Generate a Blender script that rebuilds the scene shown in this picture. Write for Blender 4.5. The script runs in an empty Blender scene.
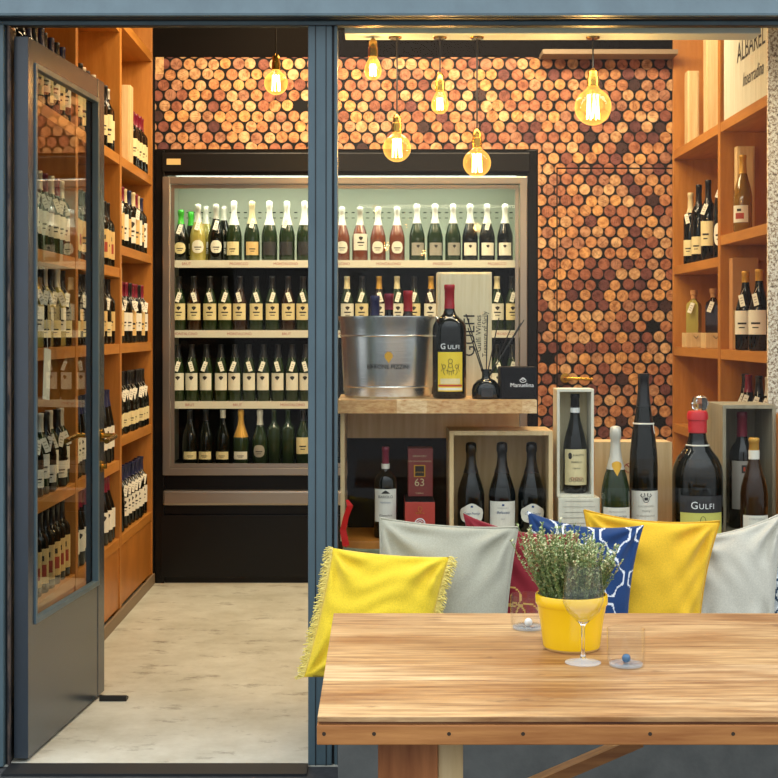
import bpy, bmesh, math, random
from mathutils import Vector, Matrix
random.seed(7)
PI = math.pi
C = bpy.context.scene.collection
# ------------------------------------------------------------------ camera numbers
F, D, H, VX, VY = 1460.0, 4.56, 1.36, 378.0, 330.0
def S(Y): return F / (D + Y)
def WX(px, Y): return (px - VX) / S(Y)
def WZ(py, Y): return H - (py - VY) / S(Y)
def P(px, py, Y): return Vector((WX(px, Y), Y, WZ(py, Y)))

cam = bpy.data.cameras.new('camera'); co = bpy.data.objects.new('camera', cam); C.objects.link(co)
co.location = (0, -D, H); co.rotation_euler = (PI / 2, 0, 0)
cam.sensor_width = 36; cam.lens = 36 * F / 778
cam.shift_x = (389 - VX) / 778; cam.shift_y = -(389 - VY) / 778
cam.clip_start = .05
sc = bpy.context.scene; sc.camera = co
sc.view_settings.view_transform = 'Standard'; sc.view_settings.look = 'None'
sc.view_settings.exposure = 0.0; sc.view_settings.gamma = 1; sc.view_settings.use_curve_mapping = False

# ------------------------------------------------------------------ materials
def lin(c):
    if isinstance(c, str):
        c = [int(c[i:i+2], 16) / 255 for i in (0, 2, 4)]
    return tuple((v / 12.92 if v <= .04045 else ((v + .055) / 1.055) ** 2.4) for v in c) + (1,)
M = {}
def mat(name, col, rough=.5, metal=0, emit=None, es=0, bump=None, spec=.5, var=None, sheen=0, trans=0, coat=0):
    m = bpy.data.materials.new(name); m.use_nodes = True
    nt = m.node_tree; b = nt.nodes['Principled BSDF']
    b.inputs['Base Color'].default_value = lin(col)
    b.inputs['Roughness'].default_value = rough; b.inputs['Metallic'].default_value = metal
    b.inputs['Specular IOR Level'].default_value = spec
    b.inputs['Transmission Weight'].default_value = trans
    if coat: b.inputs['Coat Weight'].default_value = coat
    if sheen: b.inputs['Sheen Weight'].default_value = sheen
    if emit: b.inputs['Emission Color'].default_value = lin(emit); b.inputs['Emission Strength'].default_value = es
    tc = nt.nodes.new('ShaderNodeTexCoord')
    if var:                       # (second colour, scale, (sx,sy,sz), lo, hi)
        c2, scl, st, lo, hi = var
        mp = nt.nodes.new('ShaderNodeMapping'); mp.inputs['Scale'].default_value = st
        nz = nt.nodes.new('ShaderNodeTexNoise'); nz.inputs['Scale'].default_value = scl; nz.inputs['Detail'].default_value = 6; nz.inputs['Roughness'].default_value = .62
        rp = nt.nodes.new('ShaderNodeValToRGB'); rp.color_ramp.elements[0].position = lo; rp.color_ramp.elements[1].position = hi
        rp.color_ramp.elements[0].color = lin(c2); rp.color_ramp.elements[1].color = lin(col)
        nt.links.new(tc.outputs['Object'], mp.inputs[0]); nt.links.new(mp.outputs[0], nz.inputs[0])
        nt.links.new(nz.outputs[0], rp.inputs[0]); nt.links.new(rp.outputs[0], b.inputs['Base Color'])
    if bump:                      # (scale, strength, (sx,sy,sz))
        mp = nt.nodes.new('ShaderNodeMapping'); mp.inputs['Scale'].default_value = bump[2]
        nz = nt.nodes.new('ShaderNodeTexNoise'); nz.inputs['Scale'].default_value = bump[0]; nz.inputs['Detail'].default_value = 5
        bp = nt.nodes.new('ShaderNodeBump'); bp.inputs['Strength'].default_value = bump[1]; bp.inputs['Distance'].default_value = .002
        nt.links.new(tc.outputs['Object'], mp.inputs[0]); nt.links.new(mp.outputs[0], nz.inputs[0])
        nt.links.new(nz.outputs[0], bp.inputs['Height']); nt.links.new(bp.outputs[0], b.inputs['Normal'])
    M[name] = m; return m
def vcol_mat(name, rough, noise=None, bump=None, sheen=0):
    m = mat(name, 'ffffff', rough, bump=bump, sheen=sheen); nt = m.node_tree; b = nt.nodes['Principled BSDF']
    a = nt.nodes.new('ShaderNodeAttribute'); a.attribute_name = 'Col'
    out = a.outputs['Color']
    if noise:                     # (scale, stretch, colour multiplied in the dark part, lo, hi)
        tc = nt.nodes.new('ShaderNodeTexCoord'); mp = nt.nodes.new('ShaderNodeMapping'); mp.inputs['Scale'].default_value = noise[1]
        nz = nt.nodes.new('ShaderNodeTexNoise'); nz.inputs['Scale'].default_value = noise[0]; nz.inputs['Detail'].default_value = 7; nz.inputs['Roughness'].default_value = .65
        rp = nt.nodes.new('ShaderNodeValToRGB'); rp.color_ramp.elements[0].position = noise[3]; rp.color_ramp.elements[1].position = noise[4]
        rp.color_ramp.elements[0].color = lin(noise[2]); rp.color_ramp.elements[1].color = (1, 1, 1, 1)
        mx = nt.nodes.new('ShaderNodeMix'); mx.data_type = 'RGBA'; mx.blend_type = 'MULTIPLY'; mx.inputs[0].default_value = 1
        nt.links.new(tc.outputs['Object'], mp.inputs[0]); nt.links.new(mp.outputs[0], nz.inputs[0]); nt.links.new(nz.outputs[0], rp.inputs[0])
        nt.links.new(out, mx.inputs[6]); nt.links.new(rp.outputs[0], mx.inputs[7]); out = mx.outputs[2]
    nt.links.new(out, b.inputs['Base Color']); return m
def glass_mat(name, tint=(1, 1, 1, 1), ior=1.5, rough=0.0):
    m = bpy.data.materials.new(name); m.use_nodes = True; nt = m.node_tree; nt.nodes.clear()
    o = nt.nodes.new('ShaderNodeOutputMaterial'); mx = nt.nodes.new('ShaderNodeMixShader')
    t = nt.nodes.new('ShaderNodeBsdfTransparent'); t.inputs[0].default_value = tint
    g = nt.nodes.new('ShaderNodeBsdfGlossy'); g.inputs['Roughness'].default_value = rough
    fr = nt.nodes.new('ShaderNodeFresnel'); fr.inputs[0].default_value = ior
    ge = nt.nodes.new('ShaderNodeNewGeometry')
    sb = nt.nodes.new('ShaderNodeMath'); sb.operation = 'SUBTRACT'; sb.inputs[0].default_value = 1
    ml = nt.nodes.new('ShaderNodeMath'); ml.operation = 'MULTIPLY'
    nt.links.new(ge.outputs['Backfacing'], sb.inputs[1]); nt.links.new(fr.outputs[0], ml.inputs[0]); nt.links.new(sb.outputs[0], ml.inputs[1])
    nt.links.new(ml.outputs[0], mx.inputs[0]); nt.links.new(t.outputs[0], mx.inputs[1]); nt.links.new(g.outputs[0], mx.inputs[2])
    nt.links.new(mx.outputs[0], o.inputs[0]); M[name] = m; return m

mat('frame_blue', '566b73', .38, var=('495c64', 9, (1, 1, .3), .3, .7), bump=(60, .12, (1, 1, .3)))
mat('frame_dark', '181c20', .5)
mat('rust', '6b5a50', .8, var=('2c2a2c', 40, (1, 1, .3), .4, .6))
mat('door_paint', '36404a', .27, spec=.75, var=('353c42', 14, (1, 1, .4), .3, .7), bump=(90, .1, (1, 1, 1)))
mat('pavement', '3b3d40', .85, var=('2c2e31', 30, (1, 1, 1), .35, .65), bump=(120, .6, (1, 1, 1)))
mat('black_wall', '120f0d', .9, spec=.08)
mat('black', '0d0d0e', .4)
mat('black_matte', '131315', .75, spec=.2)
mat('oak', 'bf8038', .42, var=('a66824', 5, (6, 6, .7), .3, .7), bump=(20, .15, (6, 6, .5)))
mat('oak_h', 'c6863a', .42, var=('aa6c26', 5, (6, .7, 6), .3, .7))
mat('oak_panel', 'bf7a30', .4, var=('9e6120', 4, (5, 1, .8), .3, .7))
mat('pine', 'e2c896', .55, var=('caa974', 6, (8, 8, .6), .3, .7))
mat('pine_pale', 'ddd2ae', .6, var=('c8b98e', 6, (9, 9, .5), .3, .7))
mat('pine_white', 'e6e2cf', .6, var=('d2cdb6', 6, (9, 9, .5), .3, .7))
mat('grey_wood', 'a1977c', .65, var=('857b62', 6, (9, 9, .5), .3, .7))
mat('kraft', 'b98552', .75)
mat('steel', 'dcdedb', .27, .95, bump=(8, .12, (1, 1, 30)))
mat('bronze_alu', 'a1978c', .3, .85)
mat('fridge_black', '0c0b0b', .3, spec=.25)
mat('fridge_shade', '161413', .3, spec=.3)
mat('fridge_inner', 'b4b8a2', .5)
mat('fridge_white', 'd9d6c8', .45)
mat('brass', 'c79a45', .25, 1)
mat('gold', 'd1a040', .3, .9)
mat('led', 'ffffff', .5, emit='efffee', es=7)
mat('rail', 'c2caca', .5)
mat('cord_black', '15120f', .6)
mat('filament', 'ffb040', .5, emit='ffb85a', es=60)
mat('concrete', '626461', .85, var=('4e504e', 8, (1, 1, 1), .3, .7), bump=(60, .4, (1, 1, 1)))
mat('plinth', '86745c', .6)
mat('paper', 'e0dccc', .7)
mat('paper_cream', 'dccd9c', .7)
mat('paper_tan', 'd2b275', .7)
mat('paper_dark', '2b2a2b', .6)
mat('paper_yellow', 'e6c832', .6)
mat('paper_lime', 'cdc963', .6)
mat('ink', '24201d', .6)
mat('ink_blue', '274a78', .6)
mat('ink_grey', '9a958a', .6)
mat('ink_red', 'a03a2a', .6)
mat('white_ink', 'eeeeea', .6)
mat('red_card', 'b03a2c', .5)
mat('red_dark_card', '8e3a34', .5)
mat('ribbon_red', 'd21e1e', .35)
for n, c, r in (('cap_red', '9c1722', .35), ('cap_wine', '7a1730', .35), ('cap_black', '141416', .3), ('cap_blue', '20264c', .35),
                ('cap_silver', 'c9c4b4', .35), ('cap_cream', 'd8c79a', .4), ('cap_gold', 'c9963a', .35), ('cap_green', '3fae2c', .4),
                ('wax_red', 'c8242a', .4), ('cap_orange', 'b8401c', .45), ('cap_white', 'e8e6da', .4)):
    mat(n, c, r, .25 if ('silver' in n or 'gold' in n) else 0)
mat('bg_dark', '0c0f0c', .06, spec=.42)
mat('bg_green', '22301a', .06, spec=.42)
mat('bg_brown', '2c1a0c', .06, spec=.42)
mat('bg_pale', 'a3974e', .08, coat=.4)
mat('bg_pink', '6e3a26', .08, coat=.4)
mat('bg_amber', '7d5a20', .08, coat=.4)
mat('bg_clear', '9a9a84', .06, coat=.5)
glass_mat('pane', (.97, .98, .975, 1), 1.30)
glass_mat('door_pane', (.9, .93, .92, 1), 1.75)
glass_mat('fridge_pane', (.97, .98, .97, 1), 1.25)
def glint_base():
    m = glass_mat('glint_base', (.97, .98, .98, 1), 1.6); nt = m.node_tree; o = nt.nodes['Material Output']; last = o.inputs[0].links[0].from_node
    df = nt.nodes.new('ShaderNodeBsdfDiffuse'); df.inputs[0].default_value = (.9, .93, .93, 1); mx = nt.nodes.new('ShaderNodeMixShader'); mx.inputs[0].default_value = .22  # white diffuse mixed in, standing for highlights in the thick glass
    nt.links.new(last.outputs[0], mx.inputs[1]); nt.links.new(df.outputs[0], mx.inputs[2]); nt.links.new(mx.outputs[0], o.inputs[0])
glint_base()
def glow_glass():
    m = glass_mat('bulb_glass', (1, .86, .55, 1), 1.35); nt = m.node_tree; o = nt.nodes['Material Output']; last = o.inputs[0].links[0].from_node
    em = nt.nodes.new('ShaderNodeEmission'); em.inputs[0].default_value = (1, .50, .10, 1)
    lw = nt.nodes.new('ShaderNodeLayerWeight'); lw.inputs[0].default_value = .35
    ma = nt.nodes.new('ShaderNodeMath'); ma.operation = 'MULTIPLY_ADD'; ma.inputs[1].default_value = .8; ma.inputs[2].default_value = .35
    ad = nt.nodes.new('ShaderNodeAddShader'); nt.links.new(lw.outputs['Facing'], ma.inputs[0]); nt.links.new(ma.outputs[0], em.inputs[1])
    nt.links.new(last.outputs[0], ad.inputs[0]); nt.links.new(em.outputs[0], ad.inputs[1]); nt.links.new(ad.outputs[0], o.inputs[0])
glow_glass()
glass_mat('tableware', (.985, .99, .99, 1), 1.62)
mat('solid_glass', 'ffffff', .02, trans=1); M['solid_glass'].node_tree.nodes['Principled BSDF'].inputs['IOR'].default_value = 1.45
mat('marble_blue', '2e6288', .12)
mat('pot_yellow', 'f6c80e', .18, coat=.4)
mat('soil', '3a2c1e', .9)
mat('terracotta', 'd8b06a', .6)
vcol_mat('leafy', .6)
vcol_mat('cork', .75, noise=(34, (1, 1, 1), 'b49a88', .35, .6))
vcol_mat('fabric', .9, noise=(300, (1, 1, 1), 'dedede', .3, .7), bump=(420, .35, (1, 1, 1)), sheen=.15)
vcol_mat('table_wood', .45, noise=(3.6, (1.3, 20, 10), '9c7650', .30, .60), bump=(8, .35, (1, 14, 10)))
vcol_mat('block_wood', .4, noise=(9, (5, 3, 14), 'd0a878', .3, .6))
def table_extra():
    nt = M['table_wood'].node_tree; b = nt.nodes['Principled BSDF']; o = b.inputs['Base Color'].links[0].from_socket
    tc = nt.nodes.new('ShaderNodeTexCoord')
    for sc_, st, lo, hi, c in ((1.6, (1.2, 3.5, 1), .34, .60, 'c2a27c'), (3.0, (1.6, 26, 10), .27, .335, '5e3f22'), (7, (1, 2.2, 1), .26, .36, '8a6440')):
        mp = nt.nodes.new('ShaderNodeMapping'); mp.inputs['Scale'].default_value = st; mp.inputs['Location'].default_value = (sc_, 1.3, 0)
        n = nt.nodes.new('ShaderNodeTexNoise'); n.inputs['Scale'].default_value = sc_; n.inputs['Detail'].default_value = 6; n.inputs['Roughness'].default_value = .6
        r = nt.nodes.new('ShaderNodeValToRGB'); r.color_ramp.elements[0].position = lo; r.color_ramp.elements[1].position = hi; r.color_ramp.elements[0].color = lin(c); r.color_ramp.elements[1].color = (1, 1, 1, 1)
        mx = nt.nodes.new('ShaderNodeMix'); mx.data_type = 'RGBA'; mx.blend_type = 'MULTIPLY'; mx.inputs[0].default_value = 1
        nt.links.new(tc.outputs['Object'], mp.inputs[0]); nt.links.new(mp.outputs[0], n.inputs[0]); nt.links.new(n.outputs[0], r.inputs[0]); nt.links.new(o, mx.inputs[6]); nt.links.new(r.outputs[0], mx.inputs[7]); o = mx.outputs[2]
    nt.links.new(o, b.inputs['Base Color'])
table_extra()
mat('leg_wood', 'b87440', .45, var=('8d5024', 4, (9, 9, .8), .3, .7))
mat('apron_wood', 'bd8248', .42, var=('93592a', 4, (1, 12, 12), .32, .66), bump=(8, .3, (1, 14, 10)))
# concrete floor with dirt of its own
def floor_mat():
    m = mat('floor_concrete', 'b9b7a4', .55); nt = m.node_tree; b = nt.nodes['Principled BSDF']
    tc = nt.nodes.new('ShaderNodeTexCoord')
    def nz(scale, st, det):
        mp = nt.nodes.new('ShaderNodeMapping'); mp.inputs['Scale'].default_value = st
        n = nt.nodes.new('ShaderNodeTexNoise'); n.inputs['Scale'].default_value = scale; n.inputs['Detail'].default_value = det; n.inputs['Roughness'].default_value = .7
        nt.links.new(tc.outputs['Object'], mp.inputs[0]); nt.links.new(mp.outputs[0], n.inputs[0]); return n
    def ramp(n, a, b_, c1, c2):
        r = nt.nodes.new('ShaderNodeValToRGB'); r.color_ramp.elements[0].position = a; r.color_ramp.elements[1].position = b_
        r.color_ramp.elements[0].color = lin(c1); r.color_ramp.elements[1].color = lin(c2); nt.links.new(n.outputs[0], r.inputs[0]); return r
    r1 = ramp(nz(2.5, (1, 1, 1), 8), .35, .65, 'b0ae9e', 'cfd0c4')
    r2 = ramp(nz(5, (1, 1.6, 1), 10), .30, .44, '75634a', 'ffffff')
    r3 = ramp(nz(26, (.6, 1.5, 1), 4), .27, .33, '54483a', 'ffffff')
    o = r1.outputs[0]
    for r in (r2, r3):
        mx = nt.nodes.new('ShaderNodeMix'); mx.data_type = 'RGBA'; mx.blend_type = 'MULTIPLY'; mx.inputs[0].default_value = .8
        nt.links.new(o, mx.inputs[6]); nt.links.new(r.outputs[0], mx.inputs[7]); o = mx.outputs[2]
    nt.links.new(o, b.inputs['Base Color'])
floor_mat()
def collage_mat():
    m = mat('collage', 'd8d2bf', .6); nt = m.node_tree; b = nt.nodes['Principled BSDF']
    tc = nt.nodes.new('ShaderNodeTexCoord'); n = nt.nodes.new('ShaderNodeTexNoise'); n.inputs['Scale'].default_value = 90; n.inputs['Detail'].default_value = 5; n.inputs['Roughness'].default_value = .8
    r = nt.nodes.new('ShaderNodeValToRGB'); e = r.color_ramp.elements
    e[0].position = .40; e[0].color = lin('5a5048'); e[1].position = .53; e[1].color = lin('ece6d4')
    x = e.new(.47); x.color = lin('b59a78')
    nt.links.new(tc.outputs['Object'], n.inputs[0]); nt.links.new(n.outputs[0], r.inputs[0]); nt.links.new(r.outputs[0], b.inputs['Base Color'])
collage_mat()

# ------------------------------------------------------------------ mesh helpers
class MB:
    def __init__(s): s.v = []; s.f = []; s.m = []; s.c = []
    def add(s, vs, fs, mi=0, col=None):
        o = len(s.v); s.v += [tuple(v) for v in vs]
        for f in fs: s.f.append(tuple(i + o for i in f)); s.m.append(mi); s.c.append(col)
        return s
    def box(s, x0, x1, y0, y1, z0, z1, mi=0, bev=0, col=None, mtx=None):
        if x0 > x1: x0, x1 = x1, x0
        if y0 > y1: y0, y1 = y1, y0
        if z0 > z1: z0, z1 = z1, z0
        bm = bmesh.new(); r = bmesh.ops.create_cube(bm, size=1)
        for v in bm.verts: v.co = Vector(((x0 + x1) / 2 + v.co.x * (x1 - x0), (y0 + y1) / 2 + v.co.y * (y1 - y0), (z0 + z1) / 2 + v.co.z * (z1 - z0)))
        if bev: bmesh.ops.bevel(bm, geom=list(bm.edges), offset=bev, segments=2, affect='EDGES', profile=.6)
        if mtx:
            for v in bm.verts: v.co = mtx @ v.co
        bm.verts.index_update()
        s.add([v.co[:] for v in bm.verts], [[v.index for v in f.verts] for f in bm.faces], mi, col); bm.free(); return s
    def lathe(s, prof, seg=20, mi=0, c=(0, 0, 0), a0=0, a1=2 * PI, sy=1, cap=True, col=None):
        full = abs(a1 - a0 - 2 * PI) < 1e-6; n = seg if full else seg + 1; vs = []; fs = []
        for r, z in prof:
            for k in range(n):
                a = a0 + (a1 - a0) * k / seg; vs.append((c[0] + r * math.cos(a), c[1] + sy * r * math.sin(a), c[2] + z))
        for i in range(len(prof) - 1):
            for k in range(seg):
                k2 = (k + 1) % n if full else k + 1
                q = (i * n + k, i * n + k2, (i + 1) * n + k2, (i + 1) * n + k); fs.append(q)
        return s.add(vs, fs, mi, col)
    def tube(s, pts, r, seg=8, mi=0, col=None, caps=True):
        pts = [Vector(p) for p in pts]; vs = []; fs = []; rr = r if isinstance(r, (list, tuple)) else [r] * len(pts)
        for i, p in enumerate(pts):
            d = (pts[min(i + 1, len(pts) - 1)] - pts[max(i - 1, 0)]).normalized()
            u = d.cross(Vector((0, 0, 1)) if abs(d.z) < .9 else Vector((0, 1, 0))).normalized(); w = d.cross(u)
            for k in range(seg):
                a = 2 * PI * k / seg; vs.append(p + (u * math.cos(a) + w * math.sin(a)) * rr[i])
        for i in range(len(pts) - 1):
            for k in range(seg): k2 = (k + 1) % seg; fs.append((i * seg + k, (i + 1) * seg + k, (i + 1) * seg + k2, i * seg + k2))
        if caps: fs.append(tuple(range(seg))); fs.append(tuple(reversed([(len(pts) - 1) * seg + k for k in range(seg)])))
        return s.add(vs, fs, mi, col)
    def ball(s, c, r, seg=14, mi=0, sz=1, col=None):
        prof = [(max(1e-4, r * math.sin(PI * i / seg)), -r * sz * math.cos(PI * i / seg)) for i in range(seg + 1)]
        return s.lathe(prof, seg, mi, c, col=col)
    def mesh(s, name, mats, smooth=False, off=(0, 0, 0)):
        me = bpy.data.meshes.new(name)
        me.from_pydata([(v[0] - off[0], v[1] - off[1], v[2] - off[2]) for v in s.v], [], s.f)
        for m in (mats if isinstance(mats, (list, tuple)) else [mats]): me.materials.append(M[m] if isinstance(m, str) else m)
        me.polygons.foreach_set('material_index', s.m)
        if any(c is not None for c in s.c):
            ca = me.color_attributes.new('Col', 'FLOAT_COLOR', 'CORNER')
            for p in me.polygons:
                c = s.c[p.index] or (1, 1, 1, 1)
                for li in p.loop_indices: ca.data[li].color = c
        if smooth:
            me.polygons.foreach_set('use_smooth', [True] * len(me.polygons))
            me.update()
            try: me.set_sharp_from_angle(angle=math.radians(40 if smooth is True else smooth))
            except Exception: pass
        me.update(); return me
ORG = {}
def link(name, me, parent=None, loc=None):
    o = bpy.data.objects.new(name, me); C.objects.link(o)
    if parent is not None: o.parent = parent
    if loc is not None: o.location = loc
    return o
def build(mb, name, mats, parent=None, smooth=False, local=False, at=None):
    """world-coordinate mesh; origin at the parent's origin, or at `at` for a top-level mesh"""
    off = (0, 0, 0)
    if parent is not None and not local: off = ORG.get(parent.name, (0, 0, 0))
    if at is not None: off = at
    o = link(name, mb.mesh(name, mats, smooth, off), parent)
    if at is not None: o.location = at
    ORG[o.name] = off
    return o
def tag(o, label, cat, group=None, kind=None):
    if label: o['label'] = label
    if cat: o['category'] = cat
    if group: o['group'] = group
    if kind: o['kind'] = kind
    return o
def thing(name, label, cat, loc=(0, 0, 0), rz=0, group=None):
    o = bpy.data.objects.new(name, None); C.objects.link(o); o.location = loc; o.rotation_euler = (0, 0, rz)
    o.empty_display_size = .05
    ORG[o.name] = tuple(loc) if rz == 0 else (0, 0, 0)
    return tag(o, label, cat, group)
def struct(o, label=None):
    o['kind'] = 'structure'
    if label: o['label'] = label
    return o
_tc = {}
def text2d(body, size=1, align='CENTER'):
    k = (body, align)
    if k not in _tc:
        cu = bpy.data.curves.new('t', 'FONT'); cu.body = body; cu.align_x = align; cu.size = 1; cu.resolution_u = 3; cu.space_character = 1.16 if body == 'ULFI' else 1.0; cu.offset = .008 if body.startswith('BARONE') else 0
        o = bpy.data.objects.new('t', cu); C.objects.link(o)
        bpy.context.view_layer.update(); dg = bpy.context.evaluated_depsgraph_get()
        me = bpy.data.meshes.new_from_object(o.evaluated_get(dg))
        _tc[k] = ([(v.co.x, v.co.y) for v in me.vertices], [tuple(p.vertices) for p in me.polygons])
        bpy.data.objects.remove(o); bpy.data.curves.remove(cu); bpy.data.meshes.remove(me)
    v, f = _tc[k]; return [(x * size, y * size) for x, y in v], f
def text_plane(mb, body, size, org, u, w, mi=0, align='CENTER', shear=0, sx=1):
    v, f = text2d(body, size, align); org = Vector(org); u = Vector(u); w = Vector(w)
    mb.add([org + u * (x * sx + y * shear) + w * y for x, y in v], f, mi)
def text_wrap(mb, body, size, r, z, mi=0, th0=0, shear=0, sx=1):
    v, f = text2d(body, size)
    vs = []
    for x, y in v:
        a = (x * sx + y * shear) / r + th0; vs.append((r * math.sin(a), -r * math.cos(a), z + y))
    mb.add(vs, f, mi)
def patch(mb, r, x0, x1, zlo, zhi, mi=0, n=10, th0=0):
    """curved patch on a cylinder facing -Y; x is arc length; zlo/zhi numbers or functions of t in -1..1"""
    vs = []; fs = []
    for i in range(n + 1):
        t = -1 + 2 * i / n; x = x0 + (x1 - x0) * i / n; a = x / r + th0
        for zf in (zlo, zhi): vs.append((r * math.sin(a), -r * math.cos(a), zf(t) if callable(zf) else zf))
    for i in range(n): fs.append((2 * i, 2 * i + 2, 2 * i + 3, 2 * i + 1))
    mb.add(vs, fs, mi)
def stroke(mb, pts, w, tofn, mi=0):
    """thin ribbon along 2-D pts, mapped to 3-D by tofn"""
    vs = []; fs = []
    for i, p in enumerate(pts):
        a = Vector(pts[max(i - 1, 0)]); b = Vector(pts[min(i + 1, len(pts) - 1)]); d = (b - a)
        d = d.normalized() if d.length else Vector((1, 0)); n = Vector((-d.y, d.x)) * w / 2
        for q in (Vector(p) - n, Vector(p) + n): vs.append(tofn(q.x, q.y))
    for i in range(len(pts) - 1): fs.append((2 * i, 2 * i + 2, 2 * i + 3, 2 * i + 1))
    mb.add(vs, fs, mi)
def arc(cx, cy, rx, ry, a0, a1, n=10): return [(cx + rx * math.cos(a0 + (a1 - a0) * i / n), cy + ry * math.sin(a0 + (a1 - a0) * i / n)) for i in range(n + 1)]

# ------------------------------------------------------------------ bottles
PROF = {
 'bordeaux': [(.001, 0), (.033, 0), (.037, .005), (.037, .188), (.0355, .198), (.029, .211), (.019, .223), (.0148, .237), (.0138, .285), (.0152, .286), (.0152, .296), (.0138, .300), (.001, .300)],
 'magnum': [(.001, 0), (.033, 0), (.037, .005), (.037, .180), (.0358, .192), (.031, .204), (.0225, .213), (.0145, .222), (.0112, .234), (.0102, .252), (.0102, .287), (.0112, .288), (.0112, .297), (.0100, .300), (.001, .300)],
 'burgundy': [(.001, 0), (.037, 0), (.041, .006), (.041, .135), (.0385, .155), (.032, .180), (.024, .205), (.0175, .228), (.0148, .25), (.014, .286), (.0155, .287), (.0155, .296), (.0138, .299), (.001, .299)],
 'champagne': [(.001, 0), (.039, 0), (.0435, .006), (.0435, .132), (.041, .150), (.0345, .175), (.0255, .203), (.0178, .232), (.0145, .258), (.0142, .278), (.0168, .284), (.0168, .300), (.0152, .311), (.009, .315), (.001, .316)],
 'flute': [(.001, 0), (.035, 0), (.038, .006), (.038, .155), (.0365, .185), (.031, .225), (.0225, .270), (.0165, .305), (.0142, .330), (.0138, .350), (.0150, .351), (.0150, .360), (.001, .361)],
 'jeroboam': [(.001, 0), (.076, 0), (.083, .010), (.083, .205), (.079, .232), (.066, .262), (.048, .285), (.036, .303), (.030, .322), (.027, .345), (.027, .385), (.031, .386), (.031, .400), (.027, .412), (.001, .414)],
 'square': [(.001, 0), (.036, 0), (.038, .004), (.038, .12), (.034, .135), (.018, .150), (.014, .160), (.014, .175), (.019, .176), (.019, .195), (.001, .196)],
}
def prad(prof, z):
    for (r0, z0), (r1, z1) in zip(prof[1:], prof[2:]):
        if z0 <= z <= z1 and z1 > z0: return r0 + (r1 - r0) * (z - z0) / (z1 - z0)
    return prof[3][0]
_bc = {}
LAB = {  # kind: (z0 fraction, z1 fraction, half arc in radians, shape)
 'rect': (.20, .50, 1.0, 'r'), 'low': (.12, .34, .95, 'r'), 'square': (.10, .32, .85, 'r'), 'oval': (.14, .36, .95, 'o'), 'tall': (.12, .55, .95, 'r'),
 'band': (.10, .24, .95, 'r'),
}
def bottle_meshes(kind, body, cap, capz, lab, labmat, tagm, sr, sz, marks):
    key = (kind, body, cap, capz, lab, labmat, tagm, sr, sz, marks)
    if key in _bc: return _bc[key]
    prof = [(r * sr, z * sz) for r, z in PROF[kind]]; h = prof[-1][1]; out = []
    b = MB()
    if kind == 'square': b.lathe([(r * (1.25 if r > .03 else 1), z) for r, z in prof], 4, a0=PI / 4, a1=PI / 4 + 2 * PI)
    else: b.lathe(prof, 20)
    out.append(('bottle_body', b.mesh('bottle_body', body, 30 if kind == 'square' else 60)))
    if cap:
        zc = h * capz; cp = [(prad(prof, zc) + .0009, zc)] + [(r + .0009, z + (.0009 if i > len(prof) - 4 else 0)) for i, (r, z) in enumerate(prof) if z > zc]
        c = MB(); c.lathe(cp, 16); out.append(('capsule', c.mesh('capsule', cap, 60)))
    if lab:
        f0, f1, ha, shp = LAB[lab]; r = prof[3][0] + .0008; z0, z1 = f0 * h, f1 * h; l = MB(); W = r * ha
        if shp == 'r': patch(l, r, -W, W, z0, z1)
        else:
            zc = (z0 + z1) / 2; hh = (z1 - z0) / 2
            patch(l, r, -W * .8, W * .8, lambda t: zc - hh * (1 - abs(t) ** 2.6) ** .5, lambda t: zc + hh * (1 - abs(t) ** 2.6) ** .5, n=16)
        r2 = r + .0006; hh = z1 - z0
        if marks == 'lines' or marks == 'crest':
            patch(l, r2, -W * .45, W * .45, z0 + hh * .42, z0 + hh * .50, 1, 4)
            patch(l, r2, -W * .3, W * .3, z0 + hh * .26, z0 + hh * .31, 1, 4)
        if marks == 'crest' or marks == 'heart':
            zz = z0 + hh * .72; q = hh * .13
            patch(l, r2, -q, q, lambda t: zz - q * 1.1 * (1 - abs(t)), lambda t: zz + q * .9 * (1 - abs(t) * .4), 1, 6)
        if marks == 'art':
            patch(l, r2, -W * .5, W * .5, z0 + hh * .2, z0 + hh * .55, 2, 4); patch(l, r2, -W * .3, W * .2, z0 + hh * .65, z0 + hh * .8, 1, 4)
        out.append(('label', l.mesh('label', [labmat, 'ink', 'ink_red'], 60)))
    if tagm:
        zt = h * .70; rr = prad(prof, zt * .86); t = MB(); s = 1 if tagm > 0 else -1; q = .3 * s
        mx = Matrix.Translation((.007 * s, -rr - .006, zt)) @ Matrix.Rotation(q, 4, 'Y') @ Matrix.Rotation(-.25, 4, 'X')
        t.box(-.011, .011, -.0006, .0006, -.055, 0, mtx=mx); t.tube([mx @ Vector((0, 0, 0)), (0, -prad(prof, h * .78) - .001, h * .78)], .0008, 4)
        for k in range(3): t.box(-.006, .006, -.0010, -.0006, -.018 - k * .012, -.014 - k * .012, 1, mtx=mx)
        out.append(('price_tag', t.mesh('price_tag', ['paper', 'ink_grey'])))
    _bc[key] = out; return out
ORD = ['first', 'second', 'third', 'fourth', 'fifth', 'sixth', 'seventh', 'eighth', 'ninth', 'tenth', 'eleventh', 'twelfth', 'thirteenth']
def bottle(loc, label, kind='bordeaux', body='bg_dark', cap='cap_black', capz=.77, lab='rect', labmat='paper_cream', tagm=0, sr=1, sz=1, marks='lines', rz=0, group=None, cat='bottle', name='wine_bottle', tilt=None):
    t = thing(name, label, cat, loc, 0, group); t.rotation_euler = (tilt[0] if tilt else 0, tilt[1] if tilt else 0, rz)
    for n, me in bottle_meshes(kind, body, cap, capz, lab, labmat, tagm, sr, sz, marks): link(n, me, t)
    return t

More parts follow.
